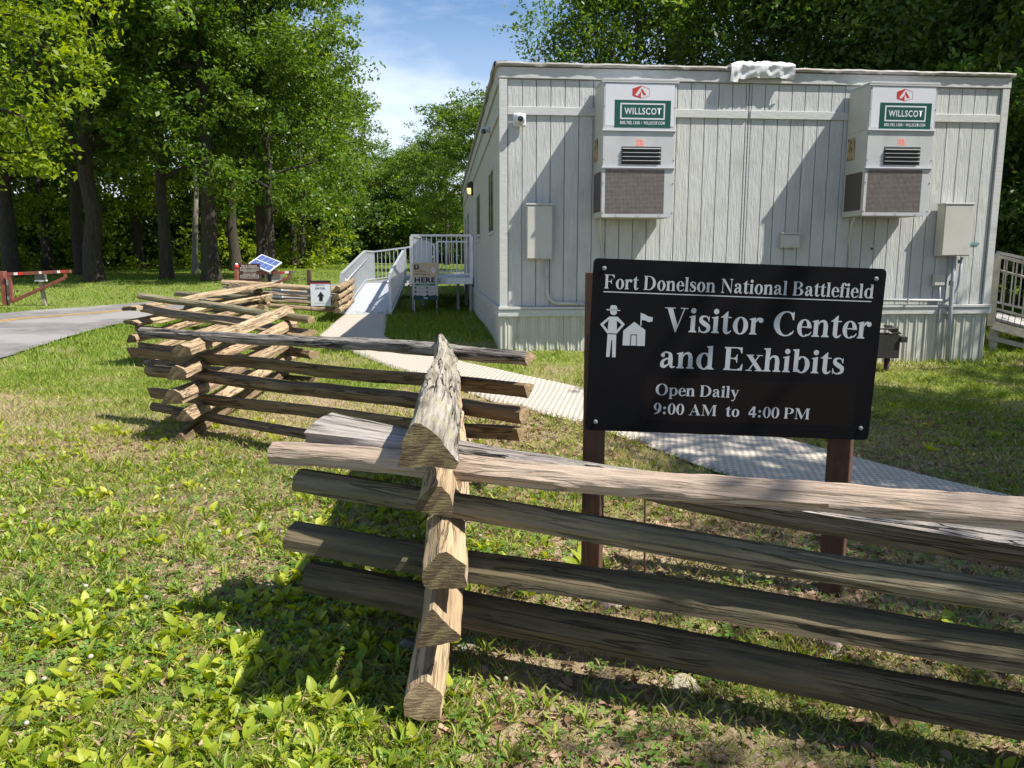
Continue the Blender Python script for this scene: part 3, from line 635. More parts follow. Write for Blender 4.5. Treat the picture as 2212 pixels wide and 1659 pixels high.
# ------------------------------------------------------------------ bold serif lettering built from strokes (cap height 1)
def ell(cx, cy, rx, ry, a0=0, a1=360, n=28):
    return [(cx+rx*math.cos(R(a0+(a1-a0)*i/n)), cy+ry*math.sin(R(a0+(a1-a0)*i/n))) for i in range(n+1)]
def ringp(cx, cy, rx, ry, ix, iy, a0=0, a1=360, dx=0):
    o = ell(cx, cy, rx, ry, a0, a1); i = ell(cx+dx, cy, ix, iy, a0, a1)
    return [('q', [o[k], o[k+1], i[k+1], i[k]]) for k in range(len(o)-1)]
def stk(pts, ws, n=6):
    """smooth stroke with varying width"""
    P = [Vector((a, b)) for a, b in pts]; out = []; W_ = []
    for i in range(len(P)-1):
        p0 = P[max(i-1, 0)]; p1 = P[i]; p2 = P[i+1]; p3 = P[min(i+2, len(P)-1)]
        for k in range(n):
            t = k/n; out.append(.5*((2*p1)+(p2-p0)*t+(2*p0-5*p1+4*p2-p3)*t*t+(3*p1-p0-3*p2+p3)*t**3)); W_.append(ws[i]*(1-t)+ws[i+1]*t)
    out.append(P[-1]); W_.append(ws[-1]); L_, R_ = [], []
    for i, p in enumerate(out):
        d = (out[min(i+1, len(out)-1)]-out[max(i-1, 0)]).normalized(); nrm = Vector((-d.y, d.x))*W_[i]/2; L_.append(tuple(p+nrm)); R_.append(tuple(p-nrm))
    return [('q', [L_[i], L_[i+1], R_[i+1], R_[i]]) for i in range(len(out)-1)]
def rc(x0, y0, x1, y1): return [('q', [(x0, y0), (x1, y0), (x1, y1), (x0, y1)])]
def pg(*p): return [('q', list(p))]
def foot(x, w, y=0, up=1, l=.07, r=.07):
    t = .035*up; h = .085*up
    return pg((x-l, y), (x+w+r, y), (x+w+r, y+t), (x+w, y+h), (x, y+h), (x-l, y+t))
SW = .205; LW = .19; XH = .70
def stem(x, y0, y1, w=SW): return [rc(x, y0, x+w, y1)]
def flag(x, y, w=LW): return [pg((x-.075, y-.06), (x-.075, y-.095), (x, y-.11), (x+w, y-.11), (x+w, y+.0), (x+w-.03, y+.0))]
CIR = lambda cx, cy, r: ('p', ell(cx, cy, r, r, 0, 360, 20)[:-1])
def GL(ch):
    """glyph -> (advance, list of layers; a layer is a list of polygons that do not overlap)"""
    A = lambda adv: adv/.676
    S = []
    if ch == ' ': return A(.25), []
    if ch in 'FE':
        S = stem(.10, .08, .92)+[foot(.10, SW), foot(.10, SW, 1, -1, .07, 0)]+[rc(.305, .955, .80, 1.0), pg((.58, .956), (.70, .90), (.76, .74), (.80, .74), (.80, .956))]
        S += [rc(.305, .49, .50, .54), pg((.46, .49), (.55, .44), (.575, .33), (.605, .33), (.605, .70), (.575, .70), (.55, .59), (.46, .54))]
        if ch == 'E': S += [rc(.37, 0, .84, .045), pg((.60, .044), (.74, .11), (.81, .28), (.85, .28), (.84, .044))]
        return A(.611 if ch == 'F' else .667), S
    if ch == 'D':
        S = stem(.10, .08, .92)+[foot(.10, SW, l=.07, r=0), foot(.10, SW, 1, -1, .07, 0), rc(.305, 0, .42, .05), rc(.305, .95, .42, 1.0), ringp(.42, .5, .56, .5, .33, .45, -90, 90)]; return A(.722), S
    if ch == 'N':
        S = [rc(.15, .04, .20, .95), foot(.15, .05, 0, 1, .09, .11), pg((.04, 1), (.30, 1), (.88, .16), (.88, -.01), (.84, -.01), (.10, .96), (.04, .96)), rc(.84, .16, .885, .96), foot(.84, .045, 1, -1, .11, .10)]; return A(.722), S
    if ch == 'B':
        S = stem(.10, .08, .92)+[foot(.10, SW, l=.07, r=0), foot(.10, SW, 1, -1, .07, 0), rc(.305, .955, .45, 1), rc(.305, .50, .47, .545), rc(.305, 0, .47, .045),
             ringp(.45, .7725, .34, .2275, .135, .185, -90, 90), ringp(.47, .2725, .40, .2725, .175, .23, -90, 90)]; return A(.667), S
    if ch == 'P':
        S = stem(.10, .08, .92)+[foot(.10, SW), foot(.10, SW, 1, -1, .07, 0), rc(.305, .955, .42, 1), rc(.305, .44, .42, .485), ringp(.42, .72, .43, .28, .21, .235, -90, 90)]; return A(.611), S
    if ch == 'V':
        S = [pg((.13, .96), (.36, .96), (.60, .28), (.54, -.02), (.50, -.02)), pg((.60, .28), (.84, .96), (.89, .96), (.545, -.02)), pg((.02, 1), (.47, 1), (.47, .965), (.02, .965)), pg((.70, 1), (1.03, 1), (1.03, .965), (.70, .965))]; return A(.722), S
    if ch == 'C':
        S = [ringp(.56, .5, .52, .525, .30, .475, 48, 312, .03), pg((.86, 1.0), (.90, 1.0), (.90, .66), (.86, .66), (.80, .80), (.76, .87)), stk([(.74, .04), (.84, .10), (.92, .22)], [.06, .06, .04])]; return A(.70), S
    if ch == 'A':
        S = [pg((.50, 1.02), (.55, 1.02), (.97, .04), (.73, .04), (.44, .80)), pg((.44, .80), (.47, .86), (.20, .04), (.14, .04)), rc(.27, .30, .66, .35), rc(0, 0, .34, .036), rc(.62, 0, 1.06, .036)]; return A(.722), S
    if ch == 'M':
        S = [rc(.17, .04, .215, .95), foot(.17, .045, 0, 1, .11, .12), pg((.04, 1), (.36, 1), (.72, .26), (.66, 0), (.62, 0), (.17, .93), (.04, .96)), pg((.62, 0), (.66, 0), (1.06, .95), (1.06, 1.0), (1.02, 1.0)), rc(1.04, .08, 1.25, .92), foot(1.04, .21), foot(1.04, .21, 1, -1, .0, .09)]; return A(.944), S
    if ch == 'O':
        return A(.778), [ringp(.57, .5, .53, .525, .29, .475)]
    if ch in '0':
        return A(.5), [ringp(.37, .5, .34, .52, .145, .475)]
    if ch == '9':
        return A(.5), [ringp(.36, .67, .32, .35, .12, .31), stk([(.58, .72), (.58, .45), (.44, .16), (.10, -.01)], [.2, .21, .15, .03])]
    if ch == '4':
        return A(.5), [rc(.38, 0, .58, 1.0), rc(.03, .22, .70, .37), pg((.03, .36), (.10, .36), (.40, .80), (.46, 1.0), (.38, 1.0), (.03, .42))]
    if ch == ':': return A(.333), [[CIR(.24, .12, .12)], [CIR(.24, .58, .12)]]
    if ch == 'o': return A(.5), [ringp(.37, .35, .33, .372, .13, .325)]
    if ch in 'bdpq':
        fl = ch in 'bp'; cx = .44 if fl else .38; S = [ringp(cx, .35, .34, .37, .135, .315, -140, 140) if fl else ringp(cx, .35, .34, .37, .135, .315, 40, 320)]
        if ch == 'b': S += [rc(.09, .03, .28, .93), [('q', [(.01, 1.0), (.28, 1.02), (.28, .92), (.09, .92), (.01, .965)])]]
        if ch == 'd': S += [rc(.53, .07, .72, .93), [('q', [(.45, 1.0), (.72, 1.02), (.72, .92), (.53, .92), (.45, .965)])], foot(.53, .19, 0, 1, 0, .08)]
        if ch == 'p': S += [rc(.10, -.22, .29, .60), flag(.10, .71)[0], foot(.10, .19, -.30, 1)]
        return A(.556), S
    if ch in 'nhr':
        x = .09; S = [rc(x, .07, x+LW, .60 if ch != 'h' else .93), foot(x, LW)]
        S += [pg((.0, 1.0), (x+LW, 1.02), (x+LW, .92), (x, .92), (.0, .965))] if ch == 'h' else flag(x, .71)
        if ch == 'r': S += [stk([(.26, .50), (.36, .64), (.46, .675)], [.05, .09, .10]), [CIR(.50, .60, .105)]]; return A(.444), S
        S += [rc(.51, .07, .70, .48), foot(.51, LW), stk([(.27, .50), (.34, .62), (.46, .665), (.56, .61), (.605, .46)], [.04, .07, .10, .16, .19])]; return A(.556), S
    if ch == 'e':
        return A(.444), [ringp(.34, .35, .31, .372, .12, .325, 0, 310), rc(.20, .37, .62, .415), stk([(.50, .045), (.60, .12), (.64, .20)], [.07, .05, .035])]
    if ch == 'l':
        return A(.278), [rc(.10, .07, .29, .93), pg((.01, 1.0), (.29, 1.02), (.29, .92), (.10, .92), (.01, .965)), foot(.10, LW)]
    if ch == 'i':
        return A(.278), [rc(.10, .07, .29, .60), flag(.10, .71)[0], foot(.10, LW), [CIR(.195, .90, .115)]]
    if ch == 's':
        return A(.389), [stk([(.47, .52), (.40, .65), (.27, .685), (.14, .62), (.15, .48), (.30, .37), (.45, .26), (.45, .10), (.29, .015), (.14, .05), (.07, .18)], [.04, .05, .06, .13, .18, .20, .18, .13, .06, .05, .04]), pg((.46, .69), (.49, .69), (.49, .47), (.45, .47)), pg((.055, .0), (.085, .0), (.085, .24), (.045, .24))]
    if ch == 'a':
        return A(.5), [stk([(.13, .52), (.20, .655), (.34, .675), (.46, .60), (.485, .46)], [.17, .07, .06, .14, .18]), rc(.39, .14, .58, .46), stk([(.42, .42), (.24, .36), (.14, .24), (.15, .10), (.25, .06), (.40, .15)], [.05, .09, .15, .18, .12, .05]), stk([(.50, .14), (.56, .04), (.70, .07)], [.16, .10, .03]), [CIR(.15, .55, .09)]]
    if ch == 't':
        return A(.333), [rc(.11, .12, .30, .66), rc(.0, .655, .46, .70), pg((.0, .66), (.28, .93), (.30, .93), (.30, .66)), stk([(.205, .14), (.25, .045), (.36, .035), (.47, .13)], [.19, .14, .08, .03])]
    if ch == 'f':
        return A(.333), [rc(.11, .07, .30, .80), foot(.11, LW), rc(.0, .655, .44, .70), stk([(.205, .78), (.24, .93), (.36, .99), (.46, .955)], [.19, .14, .07, .07]), [CIR(.47, .90, .09)]]
    if ch == 'x':
        return A(.5), [pg((.03, .67), (.25, .67), (.72, .03), (.50, .03)), pg((.52, .67), (.58, .67), (.17, .03), (.11, .03)), rc(.0, .665, .33, .70), rc(.44, .665, .70, .70), rc(.0, 0, .28, .035), rc(.41, 0, .76, .035)]
    if ch == 'y':
        return A(.5), [pg((.05, .67), (.27, .67), (.46, .22), (.40, -.02), (.37, -.02)), pg((.44, .22), (.60, .67), (.66, .67), (.41, -.04), (.36, -.02)), rc(.0, .665, .34, .70), rc(.50, .665, .74, .70), stk([(.40, -.0), (.32, -.20), (.20, -.27), (.12, -.22)], [.07, .07, .08, .12])]
    return A(.5), [rc(.1, 0, .5, .7)]
def serif(x, s, xl, zl, xr, cap, P):
    """adds the line s to the builder x; P(u, v, layer) -> point"""
    adv = sum(GL(c)[0] for c in s); k = (xr-xl)/(adv-.08); u = xl
    for c in s:
        a, layers = GL(c)
        for li, layer in enumerate(layers):
            for kind, pts in layer:
                x.add([P(u+px*k, zl+pz*cap, li) for px, pz in pts], [tuple(range(len(pts)))])
        u += a*k

# ------------------------------------------------------------------ the black sign
SY = 3.42
TL, TR, BLs, BRs = W(1284, 556, SY), W(1914, 582, SY), W(1262, 930, SY), W(1877, 950, SY)
sx = (TR-TL+BRs-BLs).normalized(); sy = Vector((0, 1, 0)); sz = sx.cross(sy).normalized()
SO = BLs
def S2(px, py):
    r = ray(px, py); p = CAM+r*(SY/r.y)-SO; return p.dot(sx), p.dot(sz)
def Sc(cx, cy): return S2((2150+cx/1.7696)*.576, (930+cy/1.7696)*.576)
Msign = Matrix(((sx.x, 0, sz.x, SO.x), (sx.y, 1, sz.y, SO.y), (sx.z, 0, sz.z, SO.z), (0, 0, 0, 1)))
gcx = gz(.9, 3.5)
sign = thing('visitor_sign', 'large black visitor center sign with grey serif lettering on two brown posts', 'sign', (SO.x, SO.y, gcx))
sinv = MW['visitor_sign'].inverted() @ Msign
sheet = mat('black_sign_sheet', (.0028, .003, .004), (.0045, .0045, .0055), 5, rough=.5, spec=.08, bump=.02, bscale=200); lett = mat('sign_lettering', (.30, .325, .345), (.33, .355, .375), 3, rough=.5)
postm = mat('brown_post_paint', (.075, .038, .024), (.10, .054, .034), 3, (14, 14, 1.5), .75, .5, 6, bdist=.004, c3=(.045, .025, .016), c3scale=5)
wS, hS = S2(1914, 582)[0], S2(1284, 556)[1]
xL = (S2(1284, 556)[0]+S2(1262, 930)[0])/2; xR = (S2(1914, 582)[0]+S2(1877, 950)[0])/2; zB_ = (S2(1262, 930)[1]+S2(1877, 950)[1])/2; zT_ = (S2(1284, 556)[1]+S2(1914, 582)[1])/2
print('sign size', xR-xL, zT_-zB_)
def rrect(x0, z0, x1, z1, r, n=5):
    p = []
    for cx, cz, a in ((x1-r, z1-r, 0), (x0+r, z1-r, 90), (x0+r, z0+r, 180), (x1-r, z0+r, 270)):
        p += [(cx+r*math.cos(R(a+90*i/n)), cz+r*math.sin(R(a+90*i/n))) for i in range(n+1)]
    return p
x = MB(); x.prism(rrect(xL, zB_, xR, zT_, .022), sinv, .012); x.build('sign_panel', sheet, sign)
def SP(off=0): return lambda u, v, l: sinv @ Vector((u, -.0006-off-l*.00009, v))
def sline(s, c0, c1, ctop, name='lettering'):
    x = MB(); a = Sc(*c0); b = Sc(*c1); t = Sc(*ctop); serif(x, s, a[0], (a[1]), b[0], t[1]-a[1], SP()); 
    return x.build(name, lett, sign)
sline('Fort Donelson National Battlefield', (203, 268), (1985, 333), (206, 175))
sline('Visitor Center', (596, 552), (1965, 598), (598, 393))
sline('and Exhibits', (566, 793), (1785, 826), (566, 640))
x = MB(); p = [Sc(478, 853), Sc(1880, 905), Sc(1850, 1190), Sc(468, 1140)]; q0 = p[0][0]; q1 = p[1][0]; zz0 = p[3][1]; zz1 = p[0][1]
x.add([sinv @ Vector((a, -.0005, b)) for a, b in ((q0, zz0), (q1, zz0), (q1, zz1), (q0, zz1))], [(0, 1, 2, 3)]); x.build('hours_overlay', mat('hours_overlay_film', (.0065, .0042, .004), (.0055, .0038, .0038), 4, rough=.45, spec=.1), sign)
sline('Open Daily', (541, 975), (1092, 990), (541, 900)); sline('9:00 AM  to  4:00 PM', (528, 1100), (1563, 1138), (530, 1028))
u0, v0 = Sc(200, 290); u1, _ = Sc(1978, 352)
x = MB(); x.add([SP()(a, b, 0) for a, b in ((u0, v0-.002), (u1, v0-.002), (u1, v0+.0025), (u0, v0+.0025))], [(0, 1, 2, 3)]); x.build('underline', lett, sign)
def picto(polys, name):
    x = MB()
    for li, pl in enumerate(polys):
        x.add([SP()(*Sc(*q), li) for q in pl], [tuple(range(len(pl)))])
    return x.build(name, lett, sign)
picto([[(220, 405), (312, 412), (311, 418), (220, 413)], [(242, 404), (249, 383), (258, 379), (278, 380), (288, 386), (294, 408)], [(244, 416), (290, 419), (289, 432), (282, 441), (270, 446), (256, 443), (246, 434)],
       [(238, 455), (294, 456), (288, 500), (290, 568), (228, 565), (232, 500)], [(238, 455), (178, 506), (196, 512), (234, 478)], [(178, 506), (196, 506), (240, 556), (226, 568)], [(294, 456), (342, 506), (322, 510), (290, 482)], [(342, 506), (324, 504), (286, 548), (290, 566)],
       [(227, 571), (285, 574), (280, 725), (257, 725), (258, 610), (252, 610), (240, 723), (217, 722)]], 'ranger_symbol')
picto([[(332, 548), (405, 490), (478, 545), (474, 650), (420, 649), (423, 574), (380, 573), (374, 648), (326, 646)], [(386, 579), (418, 580), (415, 648), (380, 647)],
       [(447, 430), (455, 431), (452, 518), (445, 512)], [(455, 435), (475, 440), (500, 455), (528, 460), (524, 488), (500, 492), (475, 480), (454, 479)]], 'building_symbol')
for c in ((205, 135), (2008, 206), (147, 1153), (1905, 1196)):
    a, b = Sc(*c); x = MB(); x.tube([sinv @ Vector((a, -.0003, b)), sinv @ Vector((a, -.005, b)), sinv @ Vector((a, -.008, b))], [.010, .010, .006], 12); x.tube([sinv @ Vector((a, -.008, b)), sinv @ Vector((a, -.0095, b))], .004, 6, mi=0)
    x.build('bolt', mat('bolt_steel', (.16, .165, .17), rough=.5), sign)
def post(px0, px1, pyt, rot, wd_, top):
    c = W((px0+px1)/2, 1290, 3.52); c.z = 0; zt = top
    o = MB(); M_ = Matrix.Translation(Vector((c.x, c.y, 0))-Vector(sign.location)+Vector((0, 0, 0))) @ Matrix.Rotation(R(rot), 4, 'Z')
    o.box((-wd_/2, -wd_/2, gz(c.x, c.y)-.3+0), (wd_/2, wd_/2, zt), Matrix.Translation((0, 0, 0)) @ M_, bev=.004); return o.build('post', postm, sign)
post(1254, 1304, 1305, -17, .090, 1.555); post(1764, 1836, 1300, -30, .105, 1.50)
# front face of posts must lie behind the panel: nudge the posts back
for o in [c for c in sign.children if c.name.startswith('post')]: o.location.y = .035

# ------------------------------------------------------------------ split rail fence (worm fence)
tan_ = wood('split_wood_tan', (.33, .235, .145), (.43, .32, .21), (.23, .16, .098), .6)
brown = wood('split_wood_brown', (.18, .125, .076), (.25, .18, .11), (.11, .078, .047), .7)
darkw = wood('split_wood_dark', (.10, .085, .052), (.145, .112, .066), (.068, .060, .040), .5)
olive = wood('split_wood_olive', (.20, .175, .11), (.27, .225, .145), (.13, .117, .075), .5)
greyw = wood('weathered_wood_grey', (.30, .265, .235), (.40, .365, .335), (.10, .085, .075), 1.0, bumpd=.012)
lich = wood('weathered_wood_lichen', (.37, .33, .28), (.48, .44, .38), (.12, .10, .07), 1.0, lichen=(.36, .33, .19), bumpd=.014)
pale = wood('peeled_wood_pale', (.45, .345, .265), (.52, .41, .32), (.41, .31, .235), .25, bumpd=.008)
straw = wood('split_wood_straw', (.40, .295, .18), (.48, .37, .245), (.29, .205, .125), .6)
def endgrain(name, a, b, c):
    m = mat(name, a, b, 7, (1, 5, 26), .95, 1.0, 5, c3=c, c3scale=18, c3lo=.45, c3hi=.65, bdist=.01); return m
endd = endgrain('end_grain_dark', (.12, .085, .045), (.055, .04, .025), (.17, .14, .07)); endt = endgrain('end_grain_tan', (.30, .21, .12), (.16, .11, .065), (.36, .27, .16))
SEC = {  # outlines (y, z), z up, about 1 across
 'tri': [(-.52, -.36), (.50, -.38), (.46, -.22), (.04, .50), (-.06, .52), (-.55, -.24)],
 'wedge': [(-.5, -.42), (.52, -.46), (.6, -.3), (.12, .46), (-.08, .5), (-.42, .28), (-.58, -.1)],
 'pent': [(-.5, -.45), (.0, -.5), (.52, -.42), (.54, .02), (.1, .45), (-.08, .47), (-.5, .1)],
 'half': [(-.5, -.35), (.5, -.38), (.52, -.2), (.4, .15), (.18, .38), (-.08, .44), (-.34, .3), (-.52, -.02)],
 'round': [(.5*math.cos(a*PI/6), .47*math.sin(a*PI/6)) for a in range(12)],
 'ridge': [(.50, -.42), (.0, -.47), (-.52, -.45), (-.60, -.34), (-.30, .06), (.12, .50), (.24, .50), (.44, .05)],
 'plank': [(-.75, -.25), (.7, -.3), (.78, -.05), (.55, .22), (-.1, .34), (-.7, .2)],
 'flag': [(-.3, -.5), (.34, -.5), (.4, -.2), (.34, .4), (.1, .52), (-.28, .48), (-.36, .1)]}
def resec(sec, n):
    p = np.array(SEC[sec]+[SEC[sec][0]]); L_ = np.hypot(*np.diff(p, axis=0).T); k = len(L_); c_ = np.ones(k, int)
    while c_.sum() < n: c_[np.argmax(L_/c_)] += 1
    return np.concatenate([p[i]+(p[i+1]-p[i])*np.linspace(0, 1, c_[i]+1)[:-1, None] for i in range(k)])
rail_n = [0]
fence = thing('rail_fence', 'zigzag fence of stacked split wooden rails running from the foreground back to the ramp', 'fence', (-.3, 2.9, 0))
def rail(A, Bp, w, h, sec='tri', m=brown, em=endt, roll=0, bow=0, rough=.05, ns=46, nc=22, taper=(1, 1), cut=(0, 0), rag=.0, scallop=0, lens=None, twist=0):
    rail_n[0] += 1; seed = rail_n[0]*7.31
    A = Vector(A); Bp = Vector(Bp); L_ = (Bp-A).length; xd = (Bp-A)/L_; yd = Vector((0, 0, 1)).cross(xd).normalized(); zd = xd.cross(yd)
    M_ = Matrix(((xd.x, yd.x, zd.x, A.x), (xd.y, yd.y, zd.y, A.y), (xd.z, yd.z, zd.z, A.z), (0, 0, 0, 1)))
    s = resec(sec, nc); nc = len(s); c_, s_ = math.cos(R(roll)), math.sin(R(roll)); s = np.stack([s[:, 0]*c_-s[:, 1]*s_, s[:, 0]*s_+s[:, 1]*c_], 1)
    vs = []; nz_ = noise.noise
    for i in range(ns+1):
        t = i/ns; k = taper[0]*(1-t)+taper[1]*t
        if lens: k = 1; kw = np.interp(t, lens[0], lens[1]); kh = np.interp(t, lens[0], lens[2])
        else: kw = kh = k
        oy = .25*w*nz_(Vector((t*L_*.8, seed, 0))); oz = bow*math.sin(PI*t)+.22*h*nz_(Vector((t*L_*.8, seed, 5)))
        tw = R(twist)*min(1, t*2.2)+.12*nz_(Vector((t*L_*.7, seed, 9))); ct, st_ = math.cos(tw), math.sin(tw)
        for j in range(nc):
            y, z = s[j]; q = Vector((t*L_*2.2, y*3.2+seed, z*3.2)); d = 1+rough*2.6*nz_(q)+rough*1.6*nz_(Vector((t*L_*9, y*9+seed, z*9)))
            if scallop: d += scallop*(abs(nz_(Vector((t*L_*5.5, j*.55+seed, 1))))-.2)
            if rag: d += rag*max(0, nz_(Vector((t*L_*16, y*2+seed, z*2))))*(1 if z > .1 else .3)
            Y = (y*ct-z*st_)*d*w*kw+oy; Z = (y*st_+z*ct)*d*h*kh+oz
            X = t*L_+(cut[0]*(1-t)+cut[1]*t)*Z+(.003*nz_(Vector((j*1.3, seed, 2))) if i in (0, ns) else 0)
            vs.append((X, Y, Z))
    fs = [(i*nc+j, i*nc+(j+1) % nc, (i+1)*nc+(j+1) % nc, (i+1)*nc+j) for i in range(ns) for j in range(nc)]
    x = MB(); x.add(vs, fs, 0)
    # end caps with a slightly sunken, uneven centre
    for i, sg in ((0, -1), (ns, 1)):
        ring = [vs[i*nc+j] for j in range(nc)]; c0 = Vector(np.mean(np.array(ring), 0).tolist()); V_ = [Vector(r) for r in ring]; V2 = [c0+(v-c0)*.55+Vector((sg*(.002+.001*nz_(Vector((j, seed, 3)))), 0, 0)) for j, v in enumerate(V_)]; V_ += V2+[c0+Vector((sg*.003, 0, 0))]
        F_ = [(j, (j+1) % nc, nc+(j+1) % nc, nc+j) for j in range(nc)]+[(nc+j, nc+(j+1) % nc, 2*nc) for j in range(nc)]
        x.add(V_, F_, 1)
    me = x.mesh([m, em]); me.polygons.foreach_set('use_smooth', [i < len(fs) for i in range(len(me.polygons))])
    me.set_sharp_from_angle(angle=R(27))
    return link('rail', me, fence, Matrix.Translation((.3, -2.9, 0)) @ M_)
def plane_pt(px, py, P, Q, off=0):
    """pixel -> point on the vertical plane through plan points P and Q moved off along its normal"""
    d = Vector((Q[0]-P[0], Q[1]-P[1], 0)); n = Vector((-d.y, d.x, 0)).normalized(); r = ray(px, py); o = Vector((P[0], P[1], 0))+n*off
    return CAM+r*((o-CAM).dot(n)/r.dot(n))
# panel A: near, crossing the foreground from the near corner to the right
PA, QA = (-.85, 3.12), (1.75, 2.18)
a = lambda x_, y_, off=0: plane_pt(x_, y_, PA, QA, off)
rail(a(672, 1247), a(2700, 1640), .16, .135, 'half', darkw, endd, 8, rough=.025, ns=60)
rail(a(640, 1146), a(2700, 1502), .16, .128, 'half', darkw, endd, -10, rough=.025, ns=60)
rail(a(650, 1034), a(2700, 1368), .13, .098, 'half', olive, endd, 6, rough=.03, ns=60)
rail(a(597, 974), a(2700, 1150), .12, .100, 'half', pale, endt, 5, rough=.04, ns=110, nc=26, scallop=.20, taper=(1.0, 1.06))
rail(W(686, 928, 3.30), W(2650, 1258, 2.40), .20, .125, 'plank', greyw, endd, 14, rough=.05, ns=80, nc=26, twist=-62)
# panel B: stubs that face the camera, rails running back to the second corner
def bpt(px, py, Y): return W(px, py, Y)
rail(bpt(920, 966, 2.36), bpt(962, 742, 5.7), .17, .155, 'ridge', lich, endd, 0, rough=.05, ns=170, nc=40, rag=.07, lens=([0, .12, .45, .75, .93, 1], [1, .98, .92, .82, .86, .16], [1, 1.0, 1.15, 1.35, 1.3, .7]))
rail(bpt(943, 1086, 2.50), bpt(980, 812, 5.5), .118, .118, 'half', tan_, endd, 12, ns=70, rough=.05)
rail(bpt(948, 1236, 2.48), bpt(985, 880, 5.5), .145, .138, 'pent', straw, endd, 0, ns=70, rough=.05)
rail(bpt(941, 1366, 2.44), bpt(985, 945, 5.5), .150, .140, 'tri', tan_, endd, -8, ns=70, rough=.05)
rail(bpt(916, 1512, 2.44), bpt(980, 1000, 5.4), .125, .160, 'pent', straw, endt, 4, ns=70, rough=.05)
# panel C: second corner to the third (left)
PC, QC = (-2.95, 7.1), (.12, 5.1)
c = lambda x_, y_, off=0: plane_pt(x_, y_, PC, QC, off)
rail(c(309, 717), c(1145, 771), .115, .09, 'wedge', greyw, endt, 30, rough=.07, ns=110, nc=28, rag=.05, bow=.02)
rail(c(285, 757), c(1143, 838), .125, .108, 'tri', brown, endt, 52, ns=60)
rail(c(323, 799), c(1130, 891), .125, .108, 'wedge', brown, endt, 62, ns=60)
rail(c(327, 846), c(1126, 936), .12, .105, 'tri', brown, endt, 50, ns=70, rag=.06)
rail(c(334, 877), c(1060, 1008), .10, .09, 'round', brown, endt, 0, ns=60)
# panel D
def DL(n, f, w, h, sec, m, em=endt, roll=0, Yn=6.55, Yf=10.0, **k): return rail(W(*n, Yn), W(*f, Yf), w*.92, h*.80, sec, m, em, roll, **k)
DL((391, 757), (621, 668), .17, .14, 'pent', straw, endd, -12); DL((377, 806), (631, 700), .17, .16, 'wedge', tan_, endd, -10); DL((374, 858), (634, 733), .18, .17, 'wedge', tan_, endd, -5)
DL((397, 899), (628, 764), .16, .14, 'tri', tan_, endd, 0, 6.6); DL((388, 949), (618, 796), .15, .13, 'tri', brown, endd, 6, 6.6)
# panel E
PE, QE = (-5.7, 11.6), (-2.5, 9.5)
e = lambda x_, y_, off=0: plane_pt(x_, y_, PE, QE, off)
rail(e(304, 638), e(672, 692), .12, .105, 'round', olive, endt, rough=.04); rail(e(312, 664), e(673, 722), .15, .11, 'plank', tan_, endt, 30); rail(e(300, 708), e(677, 764), .14, .11, 'wedge', brown, endt, 40)
rail(e(302, 744), e(682, 792), .14, .11, 'tri', brown, endt, 20); rail(e(310, 782), e(684, 823), .11, .10, 'tri', brown, endt)
# panel F
def FL(n, f, w, h, sec, m, roll=0, Yn=11.2, Yf=14.6): return rail(W(*n, Yn), W(*f, Yf), w, h, sec, m, endd, roll, ns=36, nc=16)
FL((279, 667), (585, 613), .17, .11, 'plank', straw); FL((285, 697), (578, 634), .17, .11, 'plank', straw, 20); FL((283, 731), (575, 652), .16, .13, 'wedge', tan_); FL((298, 764), (572, 668), .15, .12, 'tri', tan_); FL((312, 790), (566, 682), .15, .12, 'tri', straw)
# panel G
def GLr(n, f, m, Yn=16.6, Yf=14.3, s=.12): return rail(W(*n, Yn), W(*f, Yf), s*1.15, s*.9, 'wedge', m, endt, 10, ns=30, nc=14)
GLr((383, 633), (578, 645), olive); GLr((402, 650), (572, 664), tan_); GLr((404, 664), (580, 678), brown); GLr((404, 676), (574, 694), tan_)
# panel H: sixth to the next corner, seen broadside, and I up to the ramp
def HL(n, f, m, Yn=18.2, Yf=17.9, s=.13): return rail(W(*n, Yn), W(*f, Yf), s*1.15, s*.9, 'wedge', m, endt, 20, ns=40, nc=14)
HL((481, 609), (736, 627), straw); HL((482, 624), (736, 642), pale); HL((520, 641), (734, 656), straw); HL((505, 655), (737, 668), tan_)
def IL(n, f, m): return rail(W(*n, 17.1), W(*f, 20.8), .14, .13, 'wedge', m, endd, 0, ns=26, nc=12)
IL((727, 624), (760, 606), tan_); IL((728, 642), (760, 620), straw); IL((726, 657), (760, 634), tan_); IL((728, 671), (760, 648), straw)
def JL(n, f, m): return rail(W(*n, 14.2), W(*f, 18.6), .14, .13, 'wedge', m, endd, 0, ns=30, nc=12)
JL((556, 628), (494, 616), tan_); JL((560, 647), (498, 632), straw); JL((562, 663), (500, 648), tan_); JL((558, 680), (500, 662), tan_)

